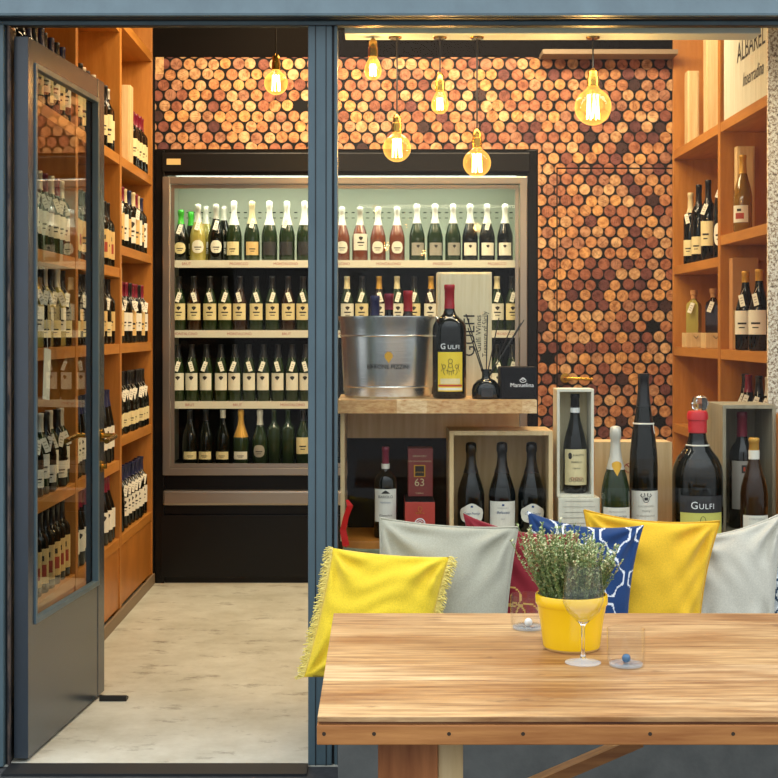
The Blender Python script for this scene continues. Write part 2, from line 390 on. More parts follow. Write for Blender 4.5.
# ================================================================== SETTING
fl = MB(); fl.box(-1.6, 2.3, .0, 4.2, -.1, 0); struct(build(fl, 'floor', 'floor_concrete'), 'stained pale concrete shop floor')
gr = MB(); gr.box(-4, 5, -7, 0, -.12, -.004); struct(build(gr, 'pavement', 'pavement'), 'dark asphalt pavement in front of the shop')
w = MB(); w.box(-1.62, -1.54, .1, 3.6, 0, 3.3); struct(build(w, 'wall_left', 'black_wall'))
w = MB(); w.box(1.95, 2.03, .1, 3.6, 0, 3.3); struct(build(w, 'wall_right', 'black_wall'))
w = MB(); w.box(-1.62, 2.03, .1, 3.6, 3.3, 3.4); struct(build(w, 'ceiling', 'black_wall'))
FY = 3.28; FL, FR, FT = WX(155, FY), WX(537, FY), WZ(150, FY)
CT = WZ(57, FY)                              # top of the cork print
w = MB()
w.box(-1.54, 1.95, FY + .62, FY + .7, 0, 3.3, 0)
w.box(-1.54, 1.95, FY, FY + .62, CT, 3.3, 0)
w.box(-1.54, 1.95, FY + .006, FY + .6, FT + .004, CT, 1)
w.box(FR + .004, WX(557, FY), FY + .006, FY + .6, 0, FT + .004, 1)
w.box(-1.54, FL - .004, FY + .006, FY + .6, 0, FT + .004, 1)
DX0, DX1, DZ = WX(557, FY), 1.60, WZ(168, FY)
w.box(DX0, 1.95, FY + .006, FY + .6, DZ, FT + .004, 1)
w.box(DX1, 1.95, FY + .006, FY + .6, 0, DZ, 1)
w.box(DX0, DX1, FY + .05, FY + .6, 0, DZ, 1)
def clip(poly, axis, val, keep_gt):
    out = []
    for i, a in enumerate(poly):
        b = poly[(i + 1) % len(poly)]; ia = (a[axis] > val) == keep_gt; ib = (b[axis] > val) == keep_gt
        if ia: out.append(a)
        if ia != ib:
            t = (val - a[axis]) / (b[axis] - a[axis]); out.append((a[0] + t * (b[0] - a[0]), a[1] + t * (b[1] - a[1])))
    return out
PAL = ['e0a868', 'd29c66', 'cb915f', 'c4865a', 'b37453', 'a3664c', '8f5545', '7a4742', '683c3c', 'd3a878', 'e0b684', 'c3926c', 'b17d60', '462a28']
WGT = [8, 9, 9, 8, 8, 7, 5, 4, 3, 8, 6, 8, 8, 2]
discs = []; rr = random.Random(3); row = 0; z = CT + .02
while z > -.05:
    x = -1.25 + (.034 if row % 2 else 0)
    while x < 1.70:
        if rr.random() > .012:
            discs.append((x + rr.uniform(-.004, .004), z + rr.uniform(-.004, .004), .0315 + rr.uniform(-.0025, .001), lin(rr.choices(PAL, WGT)[0]), rr.uniform(0, PI)))
        x += .0665
    z -= .0565; row += 1
def print_corks(mb, x0, x1, z0, z1, Y):
    for cx, cz, r, col, an in discs:
        if cx + r < x0 or cx - r > x1 or cz + r < z0 or cz - r > z1: continue
        dark = tuple(c * .62 for c in col[:3]) + (1,)
        for rad, cc, dy in ((r, dark, 0), (r * .9, col, .0006)):
            poly = [(cx + rad * math.cos(2 * PI * k / 18), cz + rad * math.sin(2 * PI * k / 18)) for k in range(18)]
            for ax, v, kg in ((0, x0, True), (0, x1, False), (1, z0, True), (1, z1, False)):
                if poly: poly = clip(poly, ax, v, kg)
            if len(poly) > 2: mb.add([(p[0], Y - dy, p[1]) for p in poly], [tuple(range(len(poly)))], 2, cc)
        if rr.random() < .5:                 # branded mark printed on the cork end
            for k in range(2):
                pts = [(cx + r * .5 * math.cos(an) * t + (k - .5) * .012 * math.sin(an), cz + r * .5 * math.sin(an) * t + (k - .5) * .012 * math.cos(an)) for t in (-1, 0, 1)]
                if all(x0 < p[0] < x1 and z0 < p[1] < z1 for p in pts):
                    o0 = len(mb.v); stroke(mb, pts, .0035, lambda a, b: (a, Y - .0012, b), 2)
                    for q in range(len(mb.c) - 2, len(mb.c)): mb.c[q] = dark
print_corks(w, FL, 1.62, FT + .005, CT, FY + .004)
print_corks(w, FR + .006, DX0 - .003, 0, FT + .005, FY + .004)
print_corks(w, DX0 - .003, 1.62, DZ + .003, FT + .005, FY + .004)
w.add([(FL + .003, FY + .001, 2.83), (FL + .003, FY + .001, 2.735), (FL + .047, FY + .001, 2.735), (FL + .047, FY + .001, 2.83)], [(0, 1, 2, 3)], 2, lin('e3bd84'))
struct(build(w, 'wall_back', ['black_wall', 'black_matte', 'cork']), 'back wall printed with round cork ends')
d = thing('door_1', 'flush door hidden in the cork print', None, (DX0, FY, 0)); struct(d); del d['label']
mb = MB(); mb.box(DX0 + .003, DX1 - .003, FY + .005, FY + .045, .01, DZ - .004); print_corks(mb, DX0 + .004, DX1 - .004, .01, DZ - .005, FY + .003)
build(mb, 'door_leaf', ['black_matte', 'black_matte', 'cork'], d)
mb = MB(); hz = WZ(378, FY); hx = WX(565, FY)
mb.lathe([(.001, 0), (.026, 0), (.026, .008), (.001, .009)], 18); mb.v = [(hx + a, FY - .0 - c_, hz + b) for a, b, c_ in mb.v]
mb.tube([(hx, FY - .005, hz), (hx, FY - .05, hz), (hx + .01, FY - .055, hz), (hx + .14, FY - .055, hz - .004)], .0095, 10)
build(mb, 'door_handle', 'brass', d, True)['label'] = 'brass lever handle'
# wooden bar above the cork at the right
mb = MB(); x0 = WX(540, FY - .03); mb.box(x0, 1.579, FY - .16, FY - .002, WZ(54, FY - .16), WZ(49, FY - .16), bev=.003)
struct(build(mb, 'trim_1', 'plinth'), 'thin wooden bar over the cork print')

# facade ---------------------------------------------------------------
mb = MB()
mb.add([(-3, -.07, 2.3275), (4, -.07, 2.3275), (4, -.07, 2.335), (-3, -.07, 2.335), (-3, -.015, 2.42), (4, -.015, 2.42), (4, -.015, 3.6), (-3, -.015, 3.6), (4, .025, 2.3275), (-3, .025, 2.3275), (4, .025, 3.6), (-3, .025, 3.6)],
       [(0, 1, 2, 3), (3, 2, 5, 4), (4, 5, 6, 7), (9, 8, 1, 0), (8, 9, 11, 10), (7, 6, 10, 11), (0, 3, 4, 7, 11, 9), (1, 8, 10, 6, 5, 2)]); mb.box(-3, 4, .0251, .2, 2.345, 3.6)
mb.box(-3, 4, -.045, .024, 2.3255, 2.3275, 1)
mb.box(-3, 4, -.0, .028, 2.313, 2.3255, 0, bev=.002)
mb.box(-3, 4, -.0, .03, 2.311, 2.313, 1); mb.box(-3, 4, .0285, .034, 2.311, 2.345, 1)
struct(build(mb, 'trim_2', ['frame_blue', 'frame_dark']), 'slate blue painted lintel over the shopfront')
PL, PR = WX(308, 0), WX(332, 0)
mb = MB(); mb.box(PL, PR, 0, .09, 0, 2.311, 0, bev=.004); mb.box(PR, PR + .007, .014, .085, 0, 2.311, 1)
mb.box(PR + .007, PR + .017, .006, .08, 0, 2.311, 0, bev=.002); mb.box(PL + .022, PL + .025, -.0015, 0.01, 0, 2.311, 1)
mb.box(PL + .055, PL + .058, -.0015, 0.01, 0, 2.311, 1)
struct(build(mb, 'trim_3', ['frame_blue', 'frame_dark']), 'slate blue post between door and window')
mb = MB(); mb.box(-3, WX(5, 0), -.02, .12, 0, 2.311, 0, bev=.004); mb.box(WX(5, 0), WX(8, 0), .01, .1, 0, 2.311, 1)
mb.box(WX(7.5, 0), WX(9.5, 0), .0, .02, 0, 2.311, 2)
struct(build(mb, 'trim_4', ['frame_blue', 'frame_dark', 'rust']), 'slate blue door jamb at the left')
mb = MB(); mb.box(WX(9.5, 0), PL, -.1, .012, -.004, .004, 0); struct(build(mb, 'trim_5', 'frame_dark'), 'dark metal threshold')
mb = MB(); mb.box(PR + .017, 2.4, .0, .16, 0, .60, 0); struct(build(mb, 'wall_front', 'concrete'), 'low wall under the shop window')
win = thing('window_1', None, None, (.9, .04, .60)); struct(win)
mb = MB(); mb.box(PR + .0172, 2.4, .035, .041, .63, 2.345); build(mb, 'window_pane', 'pane', win)
mb = MB(); mb.box(PR + .0172, 2.4, .005, .085, .60, .63, bev=.003); build(mb, 'window_frame', 'frame_blue', win)
mb = MB(); mb.box(2.03, 4, -.02, .4, 0, 2.311); mb.box(2.03, 2.4, .09, .5, 0, 3.4); struct(build(mb, 'wall_side', 'concrete'))

# open glazed door -----------------------------------------------------
DW = .87; dr = thing('door_2', None, None, (-1.10, .03, .012), math.radians(84.9)); struct(dr)
T, DH = .046, 2.272; g0, g1, gz0, gz1 = .06, .787, .41, 2.20
mb = MB()
mb.box(0, g0, 0, T, 0, DH, bev=.002); mb.box(g1, DW, 0, T, 0, DH, bev=.002)
mb.box(g0, g1, .002, T - .002, 0, gz0, bev=0); mb.box(g0, g1, .002, T - .002, gz1, DH, bev=0)
build(mb, 'door_frame', 'door_paint', dr, local=True)
mb = MB(); q = .018
for a, b, c_, e in ((g0, g0 + q, gz0, gz1), (g1 - q, g1, gz0, gz1), (g0 + q, g1 - q, gz0, gz0 + q), (g0 + q, g1 - q, gz1 - q, gz1)):
    mb.box(a, b, -.006, .018, c_, e, bev=.003)
build(mb, 'glazing_bead', 'frame_blue', dr, local=True)
mb = MB(); mb.box(g0 + .004, g1 - .004, .020, .026, gz0 + .002, gz1 - .002); build(mb, 'glass_pane', 'door_pane', dr, local=True)
hs = DW - .042; hz = 1.36 - 108 / 268.
mb = MB(); mb.tube([(hs, 0, hz), (hs, -.008, hz)], .024, 18); mb.tube([(hs, -.006, hz), (hs, -.05, hz), (hs - .012, -.056, hz - .002), (hs - .13, -.056, hz - .012)], .0095, 10)
mb.tube([(hs, T, hz), (hs, T + .045, hz), (hs - .12, T + .05, hz - .012)], .0095, 10)
build(mb, 'door_handle', 'brass', dr, True, local=True)['label'] = 'brass lever handle'
mb = MB(); mb.tube([(hs, .001, hz - .115), (hs, -.007, hz - .115)], .021, 18); mb.tube([(hs, -.006, hz - .115), (hs, -.02, hz - .115)], .009, 10)
build(mb, 'lock_cylinder', 'brass', dr, True, local=True)
mb = MB(); mb.box(WX(101, .82), WX(128, .82), .80, .83, .0005, .010, bev=.001); mb.box(WX(101, .82), WX(128, .82), .785, .80, .0005, .02, bev=.001)
tag(build(mb, 'door_stop', 'black', at=(WX(114, .82), .81, 0)), 'small black door stop on the floor at the foot of the open door', 'door stop')

# ================================================================== SHELVING
LX = WX(153, FY)      # front plane of the left shelving
def shelving(name, label, xf, xb, modules, base_h, ztop):
    """modules: list of (y0, y1, [shelf tops]); xf front plane x, xb back plane x"""
    y_all0 = modules[0][0]; y_all1 = modules[-1][1]; s = 1 if xb > xf else -1
    t = thing(name, label, 'shelving', ((xf + xb) / 2, (y_all0 + y_all1) / 2, 0))
    mb = MB(); mb.box(xb - .015 * s, xb, y_all0, y_all1, 0, ztop); build(mb, 'back_panel', 'oak_panel', t)
    TH = .024
    ys = [modules[0][0]] + [m[1] for m in modules]
    for y in ys:
        mb = MB(); mb.box(xf, xb - .0152 * s, y - TH, y + TH if y != ys[-1] else y, .02, ztop, bev=.0015); build(mb, 'upright', 'oak', t)
    for (y0, y1, zs) in modules:
        for zt in zs:
            e = 0 if y1 == ys[-1] else 0
            mb = MB(); mb.box(xf + .002 * s, xb - .0155 * s, y0 + TH + .0004, y1 - TH - .0004, zt - .045, zt, bev=.0015); build(mb, 'shelf_board', 'oak_h', t)
    mb = MB()
    for (y0, y1, zs) in modules: mb.box(xf + .006 * s, xf + .024 * s, y0 + TH + .0004, y1 - TH - .0004, .06, base_h - .046)
    build(mb, 'base_panel', 'oak_panel', t)
    mb = MB(); mb.box(xf - .012 * s, xf - .0005 * s, y_all0 - TH, y_all1, 0, .055, bev=.002); build(mb, 'plinth', 'plinth', t)
    return t
Y0, Y1, Y2, Y3 = .27, 1.30, 2.30, 3.272
NZ = [.385, .75, 1.295, 1.65, 2.18, 2.80]; FZ = [.388, .855, 1.295, 1.76, 2.18, 2.84]
shelving('shelving_unit', 'tall orange oak wine shelving along the left wall behind the open door', LX, -1.53, [(Y0, Y1, NZ), (Y1, Y2, NZ), (Y2, Y3, FZ)], .385, 3.25)
RXF = WX(672, FY)
RZ = [.45, .86, 1.27, 1.795, 2.317]; RZF = [.45, .86, 1.27, 1.70, 2.317]
shelving('shelving_unit', 'tall orange oak wine shelving along the right wall beside the cork wall', RXF, 1.94, [(1.12, 2.20, RZ), (2.20, Y3, RZF)], .45, 3.25)

# bottles on the left shelving
rb = random.Random(11)
def shelf_row(xc, ys, z, place, specs, group, face, first='first', ref='the far end'):
    n = len(ys)
    for i, y in enumerate(ys):
        sp = dict(specs[i % len(specs)]); d_ = sp.pop('d')
        nm = ('farthest back' if i == 0 else ORD[i] + ' from back')
        if i == n - 1 and n > 1: nm = 'nearest street'
        bottle((xc + rb.uniform(-.005, .005), y, z + .0006), '%s, %s %s' % (d_, nm, place), rz=face + rb.uniform(-.12, .12), group=group, **sp)
def lin_ys(a, b, n): return [a + (b - a) * i / (n - 1) for i in range(n)]
LF = math.radians(38)   # labels turned to the aisle and the street
cb = dict(d='black capped bottle, tall cream label', cap='cap_black', lab='tall', labmat='paper_cream')
cr = dict(d='wine red capped bottle, cream label', cap='cap_wine', lab='rect', labmat='paper')
cc = dict(d='cream capped dark bottle, tan label', cap='cap_cream', lab='rect', labmat='paper_tan')
cu = dict(d='navy capped dark bottle, white label', cap='cap_blue', lab='rect', labmat='paper', marks='crest')
ct = dict(d='round shouldered bottle, low cream label, tag', kind='burgundy', cap='cap_black', lab='low', labmat='paper_cream', tagm=1)
cw = dict(d='dark bottle, white label with emblem', kind='burgundy', cap='cap_wine', lab='rect', labmat='paper', marks='heart')
cy = dict(d='dark bottle, yellow illustrated label', cap='cap_black', lab='tall', labmat='paper_tan', marks='art')
cp = dict(d='green bottle, pale label, white tag', body='bg_green', cap='cap_silver', lab='rect', labmat='paper', tagm=-1)
BX = LX - .052
# far module
shelf_row(BX, lin_ys(3.20, 2.855, 5), 2.18, 'left high shelf, fridge bay', [dict(cr, tagm=0, lab='rect', labmat='paper_cream', d='dark bottle, cream label, wine red capsule')], 'bottles on the high shelf next to the fridge', LF)
shelf_row(BX, lin_ys(3.20, 2.40, 9), 1.76, 'left second shelf, fridge bay', [dict(cu, lab='tall', d='navy capped dark bottle, white label'), cc, dict(cr, lab='tall'), dict(cc, lab='tall', tagm=1, d='cream capped bottle, tan label, tag')], 'bottles on the second shelf next to the fridge', LF)
shelf_row(BX, lin_ys(3.20, 2.49, 8), 1.295, 'left eye-level shelf, fridge bay', [dict(cr, tagm=1, d='red capped dark bottle, white tag'), dict(cb, labmat='paper_tan', tagm=-1, d='dark bottle, tan label, white tag'), dict(cr, d='red foiled dark bottle, cream label')], 'bottles on the eye level shelf next to the fridge', LF)
shelf_row(BX, lin_ys(3.20, 2.38, 10), .855, 'left waist-high shelf, fridge bay', [ct], 'tagged bottles on the waist high shelf next to the fridge', LF)
shelf_row(BX, lin_ys(3.20, 2.62, 7), .388, 'left lowest shelf, fridge bay', [dict(cu, tagm=1, d='navy capped bottle, white label, tag')], 'bottles on the lowest shelf next to the fridge', LF)
bottle((BX - .01, 2.46, .3886), 'large dark bottle with orange wax top on the lowest left shelf', 'burgundy', 'bg_dark', 'cap_orange', .78, None, 'paper', 1, 1.25, 1.25, '', LF, None)
# middle module
shelf_row(BX, lin_ys(2.235, 1.40, 10), 2.18, 'left high shelf, middle bay', [dict(cb, cap='cap_silver', capz=.84, lab='rect', labmat='paper_cream', d='silver topped bottle, cream label'), cb], 'bottles on the high shelf of the middle bay', LF)
shelf_row(BX, lin_ys(2.235, 1.40, 10), 1.65, 'left second shelf, middle bay', [dict(cy, d='dark bottle, yellow pictured label'), dict(cy, marks='lines', d='dark bottle, plain golden label')], 'yellow labelled bottles in the middle bay', LF)
shelf_row(BX, lin_ys(2.235, 1.40, 10), 1.295, 'left eye-level shelf, middle bay', [dict(cc, cap='cap_black', d='black capped bottle, tan label'), ct], 'bottles on the eye level shelf of the middle bay', LF)
shelf_row(BX, lin_ys(2.235, 1.40, 10), .75, 'left handle-high shelf, middle bay', [dict(cu, d='slim dark bottle, white label', kind='flute', sz=.92)], 'slim bottles on the shelf by the door handle', LF)
shelf_row(BX, lin_ys(2.235, 1.40, 10), .385, 'left lowest shelf, middle bay', [cw], 'spotted label bottles on the lowest shelf', LF)
# near module, seen through the door pane
shelf_row(BX, lin_ys(1.235, .40, 10), 2.18, 'high shelf above open door', [dict(cu, d='navy foiled dark bottle'), dict(cb, d='black foiled dark bottle')], 'bottles above the open door', LF)
shelf_row(BX, lin_ys(1.235, .40, 10), 1.65, 'second shelf behind door pane', [cp, dict(cr, tagm=1)], 'bottles on the second shelf behind the door pane', LF)
shelf_row(BX, lin_ys(1.235, .40, 10), 1.295, 'eye-level shelf behind door pane', [ct, dict(cp, body='bg_pale')], 'bottles on the eye level shelf behind the door pane', LF)
shelf_row(BX, lin_ys(1.235, .40, 10), .75, 'middle shelf behind door pane', [cp, dict(ct, labmat='paper')], 'bottles on the middle shelf behind the door pane', LF)
shelf_row(BX, lin_ys(1.235, .40, 10), .385, 'lowest shelf behind door pane', [cy], 'yellow labelled bottles on the lowest shelf behind the door', LF)

def gift_box(x0, x1, y0, y1, z0, z1, label, m='pine', open_face=None, name='wooden_box', grp=None, bev=.002):
    """slim wooden wine box standing up: body with a sliding front lid"""
    t = thing(name, label, 'box', ((x0 + x1) / 2, (y0 + y1) / 2, z0), group=grp)
    mb = MB(); mb.box(x0, x1, y0 + .006, y1, z0, z1, bev=bev); build(mb, 'box_body', m, t)
    mb = MB(); mb.box(x0 + .008, x1 - .008, y0, y0 + .0058, z0 + .008, z1 - .004, bev=.001); build(mb, 'lid', m, t)
    return t
def wine_box_at(px0, px1, py0, py1, Y, dep, label, m='pine', z=None):
    z1 = WZ(py0, Y); z0 = WZ(py1, Y) if z is None else z
    return gift_box(WX(px0, Y), WX(px1, Y), Y, Y + dep, z0 + .0006, z1, label, m)
gift_box(-1.345, -1.232, 2.70, 2.79, 2.1806, 2.58, 'pale wooden wine box on the high left shelf, left of the red capsuled bottles')
gift_box(LX - .12, LX - .01, 2.345, 2.39, 1.2956, 1.66, 'narrow pale wooden box on the eye level left shelf beside red capsules')
gift_box(LX - .15, LX - .02, 2.38, 2.46, 2.8406, 3.15, 'wooden wine box on the topmost left shelf, partly cut by the lintel')
gift_box(LX - .13, LX - .02, 1.40, 1.44, 2.8006, 3.15, 'tall pale pine box above the open door')

# right shelving contents -------------------------------------------------
RF = math.radians(-35)
rg = 'bottles on the right shelving'
bottle((1.632, 3.06, 1.7006), 'pale capped bottle with cream label, leftmost on the right shelf of leaning bottles', 'bordeaux', 'bg_dark', 'cap_cream', .72, 'low', 'paper_cream', -1, 1, 1.25, 'lines', RF)
bottle((1.648, 2.94, 1.7006), 'black capped bottle with cream label on the right shelf, second from the cork wall', 'bordeaux', 'bg_dark', 'cap_black', .72, 'low', 'paper_cream', 0, 1, 1.35, 'lines', RF)
bottle((1.665, 2.80, 1.7006), 'black capped bottle with yellow cream label and long tag on the right shelf', 'bordeaux', 'bg_dark', 'cap_black', .72, 'rect', 'paper_cream', 1, 1, 1.38, 'lines', RF)
bottle((1.690, 2.60, 1.7006), 'tall black bottle with round label, nearest the oak upright on the right', 'burgundy', 'bg_dark', 'cap_black', .72, 'oval', 'paper', 1, 1.1, 1.7, 'lines', RF)
def spirit(x, y, z, body, label):
    wooden = thing('wooden_stand', label.split(',')[1].strip(), 'box', (x, y, z))
    mb = MB(); mb.box(x - .052, x + .052, y - .05, y + .05, z, z + .075, bev=.002); build(mb, 'stand_block', 'pine', wooden)
    mb = MB(); mb.tube([(x - .012, y - .051, z + .06), (x, y - .056, z + .045), (x + .012, y - .051, z + .06)], .0016, 5); build(mb, 'pull_cord', 'ink', wooden)
    bottle((x, y, z + .0756), label.split(',')[0], 'square', body, 'kraft', .80, None, 'paper', 1, .95, 1.12, '', -.5, name='spirit_bottle')
spirit(1.640, 3.02, 1.2706, 'bg_pale', 'square clear bottle of pale spirit with cork stopper, small pine block under the pale square bottle')
spirit(1.668, 2.70, 1.2706, 'bg_brown', 'square bottle of dark spirit with cork stopper, small pine block under the dark square bottle')
gift_box(1.60, 1.66, 2.98, 3.06, 2.3176, 2.70, 'narrow pine box on the top right shelf, farthest left')
gift_box(1.64, 1.74, 2.74, 2.80, 2.3176, 2.84, 'wider open pine box on the top right shelf, in the middle', 'pine')
t = gift_box(1.665, 1.77, 2.42, 2.50, 2.3176, 2.76, 'pine box with printed red picture on the top right shelf by the upright', 'pine_pale')
mb = MB(); mb.ball((1.70, 2.414, 2.52), .02, 10, 0); mb.ball((1.725, 2.414, 2.46), .016, 10, 0); mb.ball((1.70, 2.414, 2.60), .018, 10, 0); mb.box(1.69, 1.73, 2.412, 2.418, 2.36, 2.44, 1)
for i, v in enumerate(mb.v): mb.v[i] = (v[0], 2.4185 + (v[1] - 2.414) * .05, v[2])
build(mb, 'printed_picture', ['ink_red', 'ink'], t)
# crate with lettering, side facing the aisle
t = thing('wooden_crate', 'pale crate lettered ALBAREL on the top right shelf under the lintel', 'crate', (1.72, 1.66, 2.317))
mb = MB(); mb.box(RXF + .006, 1.90, 1.15, 2.13, 2.3176, 2.86, bev=.002); build(mb, 'crate_body', 'pine_white', t)
mb = MB(); X = RXF + .0045
text_plane(mb, 'ALBAREL', .125, (X, 1.88, 2.535), (0, -1, 0), (0, 0, 1), 0, 'LEFT', sx=.95)
text_plane(mb, 'Inserradina', .085, (X, 1.78, 2.415), (0, -1, 0), (0, 0, 1), 0, 'LEFT', .25, .9)
build(mb, 'lettering', 'ink', t)['label'] = 'black printed lettering'
gx = 1.63
bottle((1.622, 1.93, 1.7956), 'amber glass bottle with gold capsule on the right shelf above the kraft box', 'burgundy', 'bg_amber', 'cap_gold', .76, 'low', 'paper', 0, 1.0, 1.14, 'art', RF)
gift_box(1.64, 1.72, 2.10, 2.16, 1.7956, 2.20, 'slim carved pine board box behind the amber bottle', 'pine')
t = thing('cardboard_box', 'tall brown cardboard bottle box on the right shelf at eye level', 'box', (1.675, 2.13, 1.27))
mb = MB(); mb.box(1.617, 1.735, 2.10, 2.165, 1.2706, 1.69, bev=.002); build(mb, 'box_body', 'kraft', t)
mb = MB(); mb.box(1.622, 1.73, 2.0985, 2.0998, 1.2756, 1.45); build(mb, 'printed_front', 'paper_tan', t)
for i, (x, y) in enumerate(((1.634, 1.93), (1.64, 1.72))):
    bottle((x, y, 1.2706), ['black bottle with gold capsule, white label and tag before the cardboard box', 'black bottle with white label and tag right of the cardboard box bottle'][i], 'burgundy', 'bg_dark', 'cap_gold', .86, 'rect', 'paper', -1 if i == 0 else -1, 1.12, 1.17, 'lines', RF)
for i, (x, y, cp_, dd) in enumerate(((1.68, 2.12, 'cap_black', 'black foiled bottle, leftmost on the lower right shelf above the grey box'), (1.66, 1.98, 'cap_wine', 'wine red foiled bottle on the lower right shelf above the grey box'), (1.66, 1.80, 'cap_black', 'black tagged bottle, third on the lower right shelf above the grey box'), (1.66, 1.64, 'cap_silver', 'silver foiled bottle, rightmost on the lower right shelf above the grey box'))):
    bottle((x, y, .8606), dd, 'burgundy', 'bg_dark', cp_, .74, 'low', 'paper', 1, 1, 1.0, 'lines', RF)

# ================================================================== FRIDGE
fr = thing('wine_fridge', 'wide black glass fronted wine fridge set into the back wall', 'fridge', ((FL + FR) / 2, FY + .25, 0))
IN0, IN1 = FL + .05, FR - .05; IB, ITZ = WZ(468, FY), WZ(183, FY); FB = FY + .56
mb = MB()
mb.box(FL, IN0, FY, FB, .0, FT, bev=.003); mb.box(IN1, FR, FY, FB, .0, FT, bev=.003)
mb.box(IN0 + .0004, IN1 - .0004, FY + .02, FB, .0, IB - .03); mb.box(IN0 + .0004, IN1 - .0004, FY + .004, FB, ITZ + .04, FT)
build(mb, 'cabinet', 'fridge_black', fr)
mb = MB(); mb.box(FL + .04, FR - .04, FY - .012, FY - .0005, WZ(172, FY), WZ(153, FY), bev=.004); build(mb, 'header_panel', 'fridge_shade', fr)
mb = MB(); mb.box(WX(167, FY), WX(181, FY), FY - .0145, FY - .0122, WZ(165, FY), WZ(159, FY)); build(mb, 'badge', 'paper_tan', fr)
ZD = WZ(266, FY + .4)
mb = MB(); mb.box(IN0, IN1, FB - .03, FB - .002, IB - .029, ZD); build(mb, 'black_back_panel', 'black_matte', fr)['label'] = 'lower back panel blackened as shelf shade'  # black colour stands for the shade below the top shelf
mb = MB(); mb.box(IN0, IN1, FB - .03, FB - .002, ZD + .0002, ITZ + .039)
mb.box(IN0, IN0 + .006, FY + .06, FB - .031, IB - .029, ITZ + .039); mb.box(IN1 - .006, IN1, FY + .06, FB - .031, IB - .029, ITZ + .039)
build(mb, 'lining', 'fridge_inner', fr)
mb = MB()
for k in range(46):
    x = IN0 + .05 + k * (IN1 - IN0 - .1) / 45; mb.box(x, x + .018, FB - .0325, FB - .0302, 2.03, 2.036); mb.box(x, x + .018, FB - .0325, FB - .0302, 2.0, 2.004)
build(mb, 'vent_slots', 'black_matte', fr)
mb = MB(); mb.box(IN0 + .05, IN1 - .05, FY + .10, FY + .13, ITZ + .012, ITZ + .03); build(mb, 'light_tube', 'led', fr)['label'] = 'glowing white light tube'
# frame round the doors
fo0, fo1, ft, fbz = WX(163, FY), WX(527, FY), WZ(177, FY), WZ(475, FY)
mb = MB(); q = .040
mb.box(fo0, fo1, FY - .022, FY - .001, ft - q, ft, bev=.004); mb.box(fo0, fo1, FY - .022, FY - .001, fbz, fbz + q, bev=.004)
mb.box(fo0, fo0 + q, FY - .0225, FY - .001, fbz, ft, bev=.004); mb.box(fo1 - q, fo1, FY - .0225, FY - .001, fbz, ft, bev=.004)
build(mb, 'front_frame', 'bronze_alu', fr)
xm = WX(326, FY)
for a, b, yy in ((fo0 + q + .001, xm + .04, FY + .0), (xm - .02, fo1 - q - .001, FY + .022)):
    dd = None; z0, z1 = fbz + q + .001, ft - q - .001; e = .020
    mb = MB(); mb.box(a, a + e, yy, yy + .018, z0, z1); mb.box(b - e, b, yy, yy + .018, z0, z1); mb.box(a + e, b - e, yy, yy + .018, z0, z0 + e); mb.box(a + e, b - e, yy, yy + .018, z1 - e, z1)
    dd = build(mb, 'sliding_door', 'bronze_alu', fr)
    mb = MB(); mb.box(a + e + .0005, b - e - .0005, yy + .006, yy + .011, z0 + e + .0005, z1 - e - .0005); p_ = build(mb, 'glass_pane', 'fridge_pane', dd)
    p_.data.transform(Matrix.Translation(-Vector(ORG[fr.name]))) if False else None
mb = MB(); mb.box(FL + .045, FR - .045, FY - .03, FY + .0195, WZ(505, FY), WZ(490, FY), bev=.012); build(mb, 'bumper_bar', 'bronze_alu', fr)
mb = MB(); mb.box(FL + .03, FR - .03, FY - .004, FY + .0195, .03, WZ(515, FY), bev=.002); build(mb, 'kick_panel', 'fridge_black', fr)
SZ = [WZ(261, FY + .10), WZ(331, FY + .10), WZ(402, FY + .10)]
for zt in SZ:
    mb = MB(); mb.box(IN0 + .0065, IN1 - .0065, FY + .104, FB - .0335, zt - .02, zt); s_ = build(mb, 'shelf', 'fridge_white', fr)
    mb = MB(); mb.box(IN0 + .0065, IN1 - .0065, FY + .095, FY + .1035, zt - .036, zt + .004); r_ = build(mb, 'price_rail', 'fridge_white', s_)
    ORG[r_.name] = ORG[s_.name]
    mb = MB()
    for k in range(7): x = IN0 + .12 + k * .28 + random.uniform(-.04, .04); text_plane(mb, random.choice(['PROSECCO', 'BRUT', 'VENETO', 'FRANCIACORTA', 'MONTALCINO']), .02, (x, FY + .0945, zt - .022), (1, 0, 0), (0, 0, 1))
    build(mb, 'rail_lettering', 'ink_red', s_)
mb = MB(); DK = IB + .004; mb.box(IN0 + .0065, IN1 - .0065, FY + .05, FB - .0335, IB - .0285, IB + .004); build(mb, 'deck', 'fridge_shade', fr)

def fridge_row(pxs, z, Y, row, specs, grp, extra=None):
    n = len(pxs)
    for i, px in enumerate(pxs):
        sp = dict(specs[i % len(specs)] if not isinstance(specs[0], int) else specs[i]); d_ = sp.pop('d'); Yi = Y + sp.pop('dy', 0)
        pos = 'leftmost' if i == 0 else ('rightmost' if i == n - 1 else ORD[i] + ' from left')
        bottle((WX(px, Yi), Yi, z + .0006), '%s, %s %s' % (d_, pos, row), rz=rb.uniform(-.15, .15), group=grp, **sp)
Yf = FY + .17
prs = dict(d='green capped sparkling bottle, oval label', kind='champagne', cap='cap_green', lab='oval', labmat='paper_cream', tagm=1, sz=.9, capz=.72)
pal = dict(d='pale sparkling bottle, silver foil, oval label', kind='champagne', body='bg_pale', cap='cap_silver', lab='oval', labmat='paper', tagm=1, sr=1.05, capz=.68)
drk = dict(d='dark sparkling bottle, pale oval label', kind='champagne', cap='cap_silver', lab='oval', labmat='paper', tagm=1, capz=.74)
chc = dict(d='white foiled sparkling bottle, cream label', kind='champagne', body='bg_green', cap='cap_white', lab='square', labmat='paper_cream', capz=.60, sz=1.05)
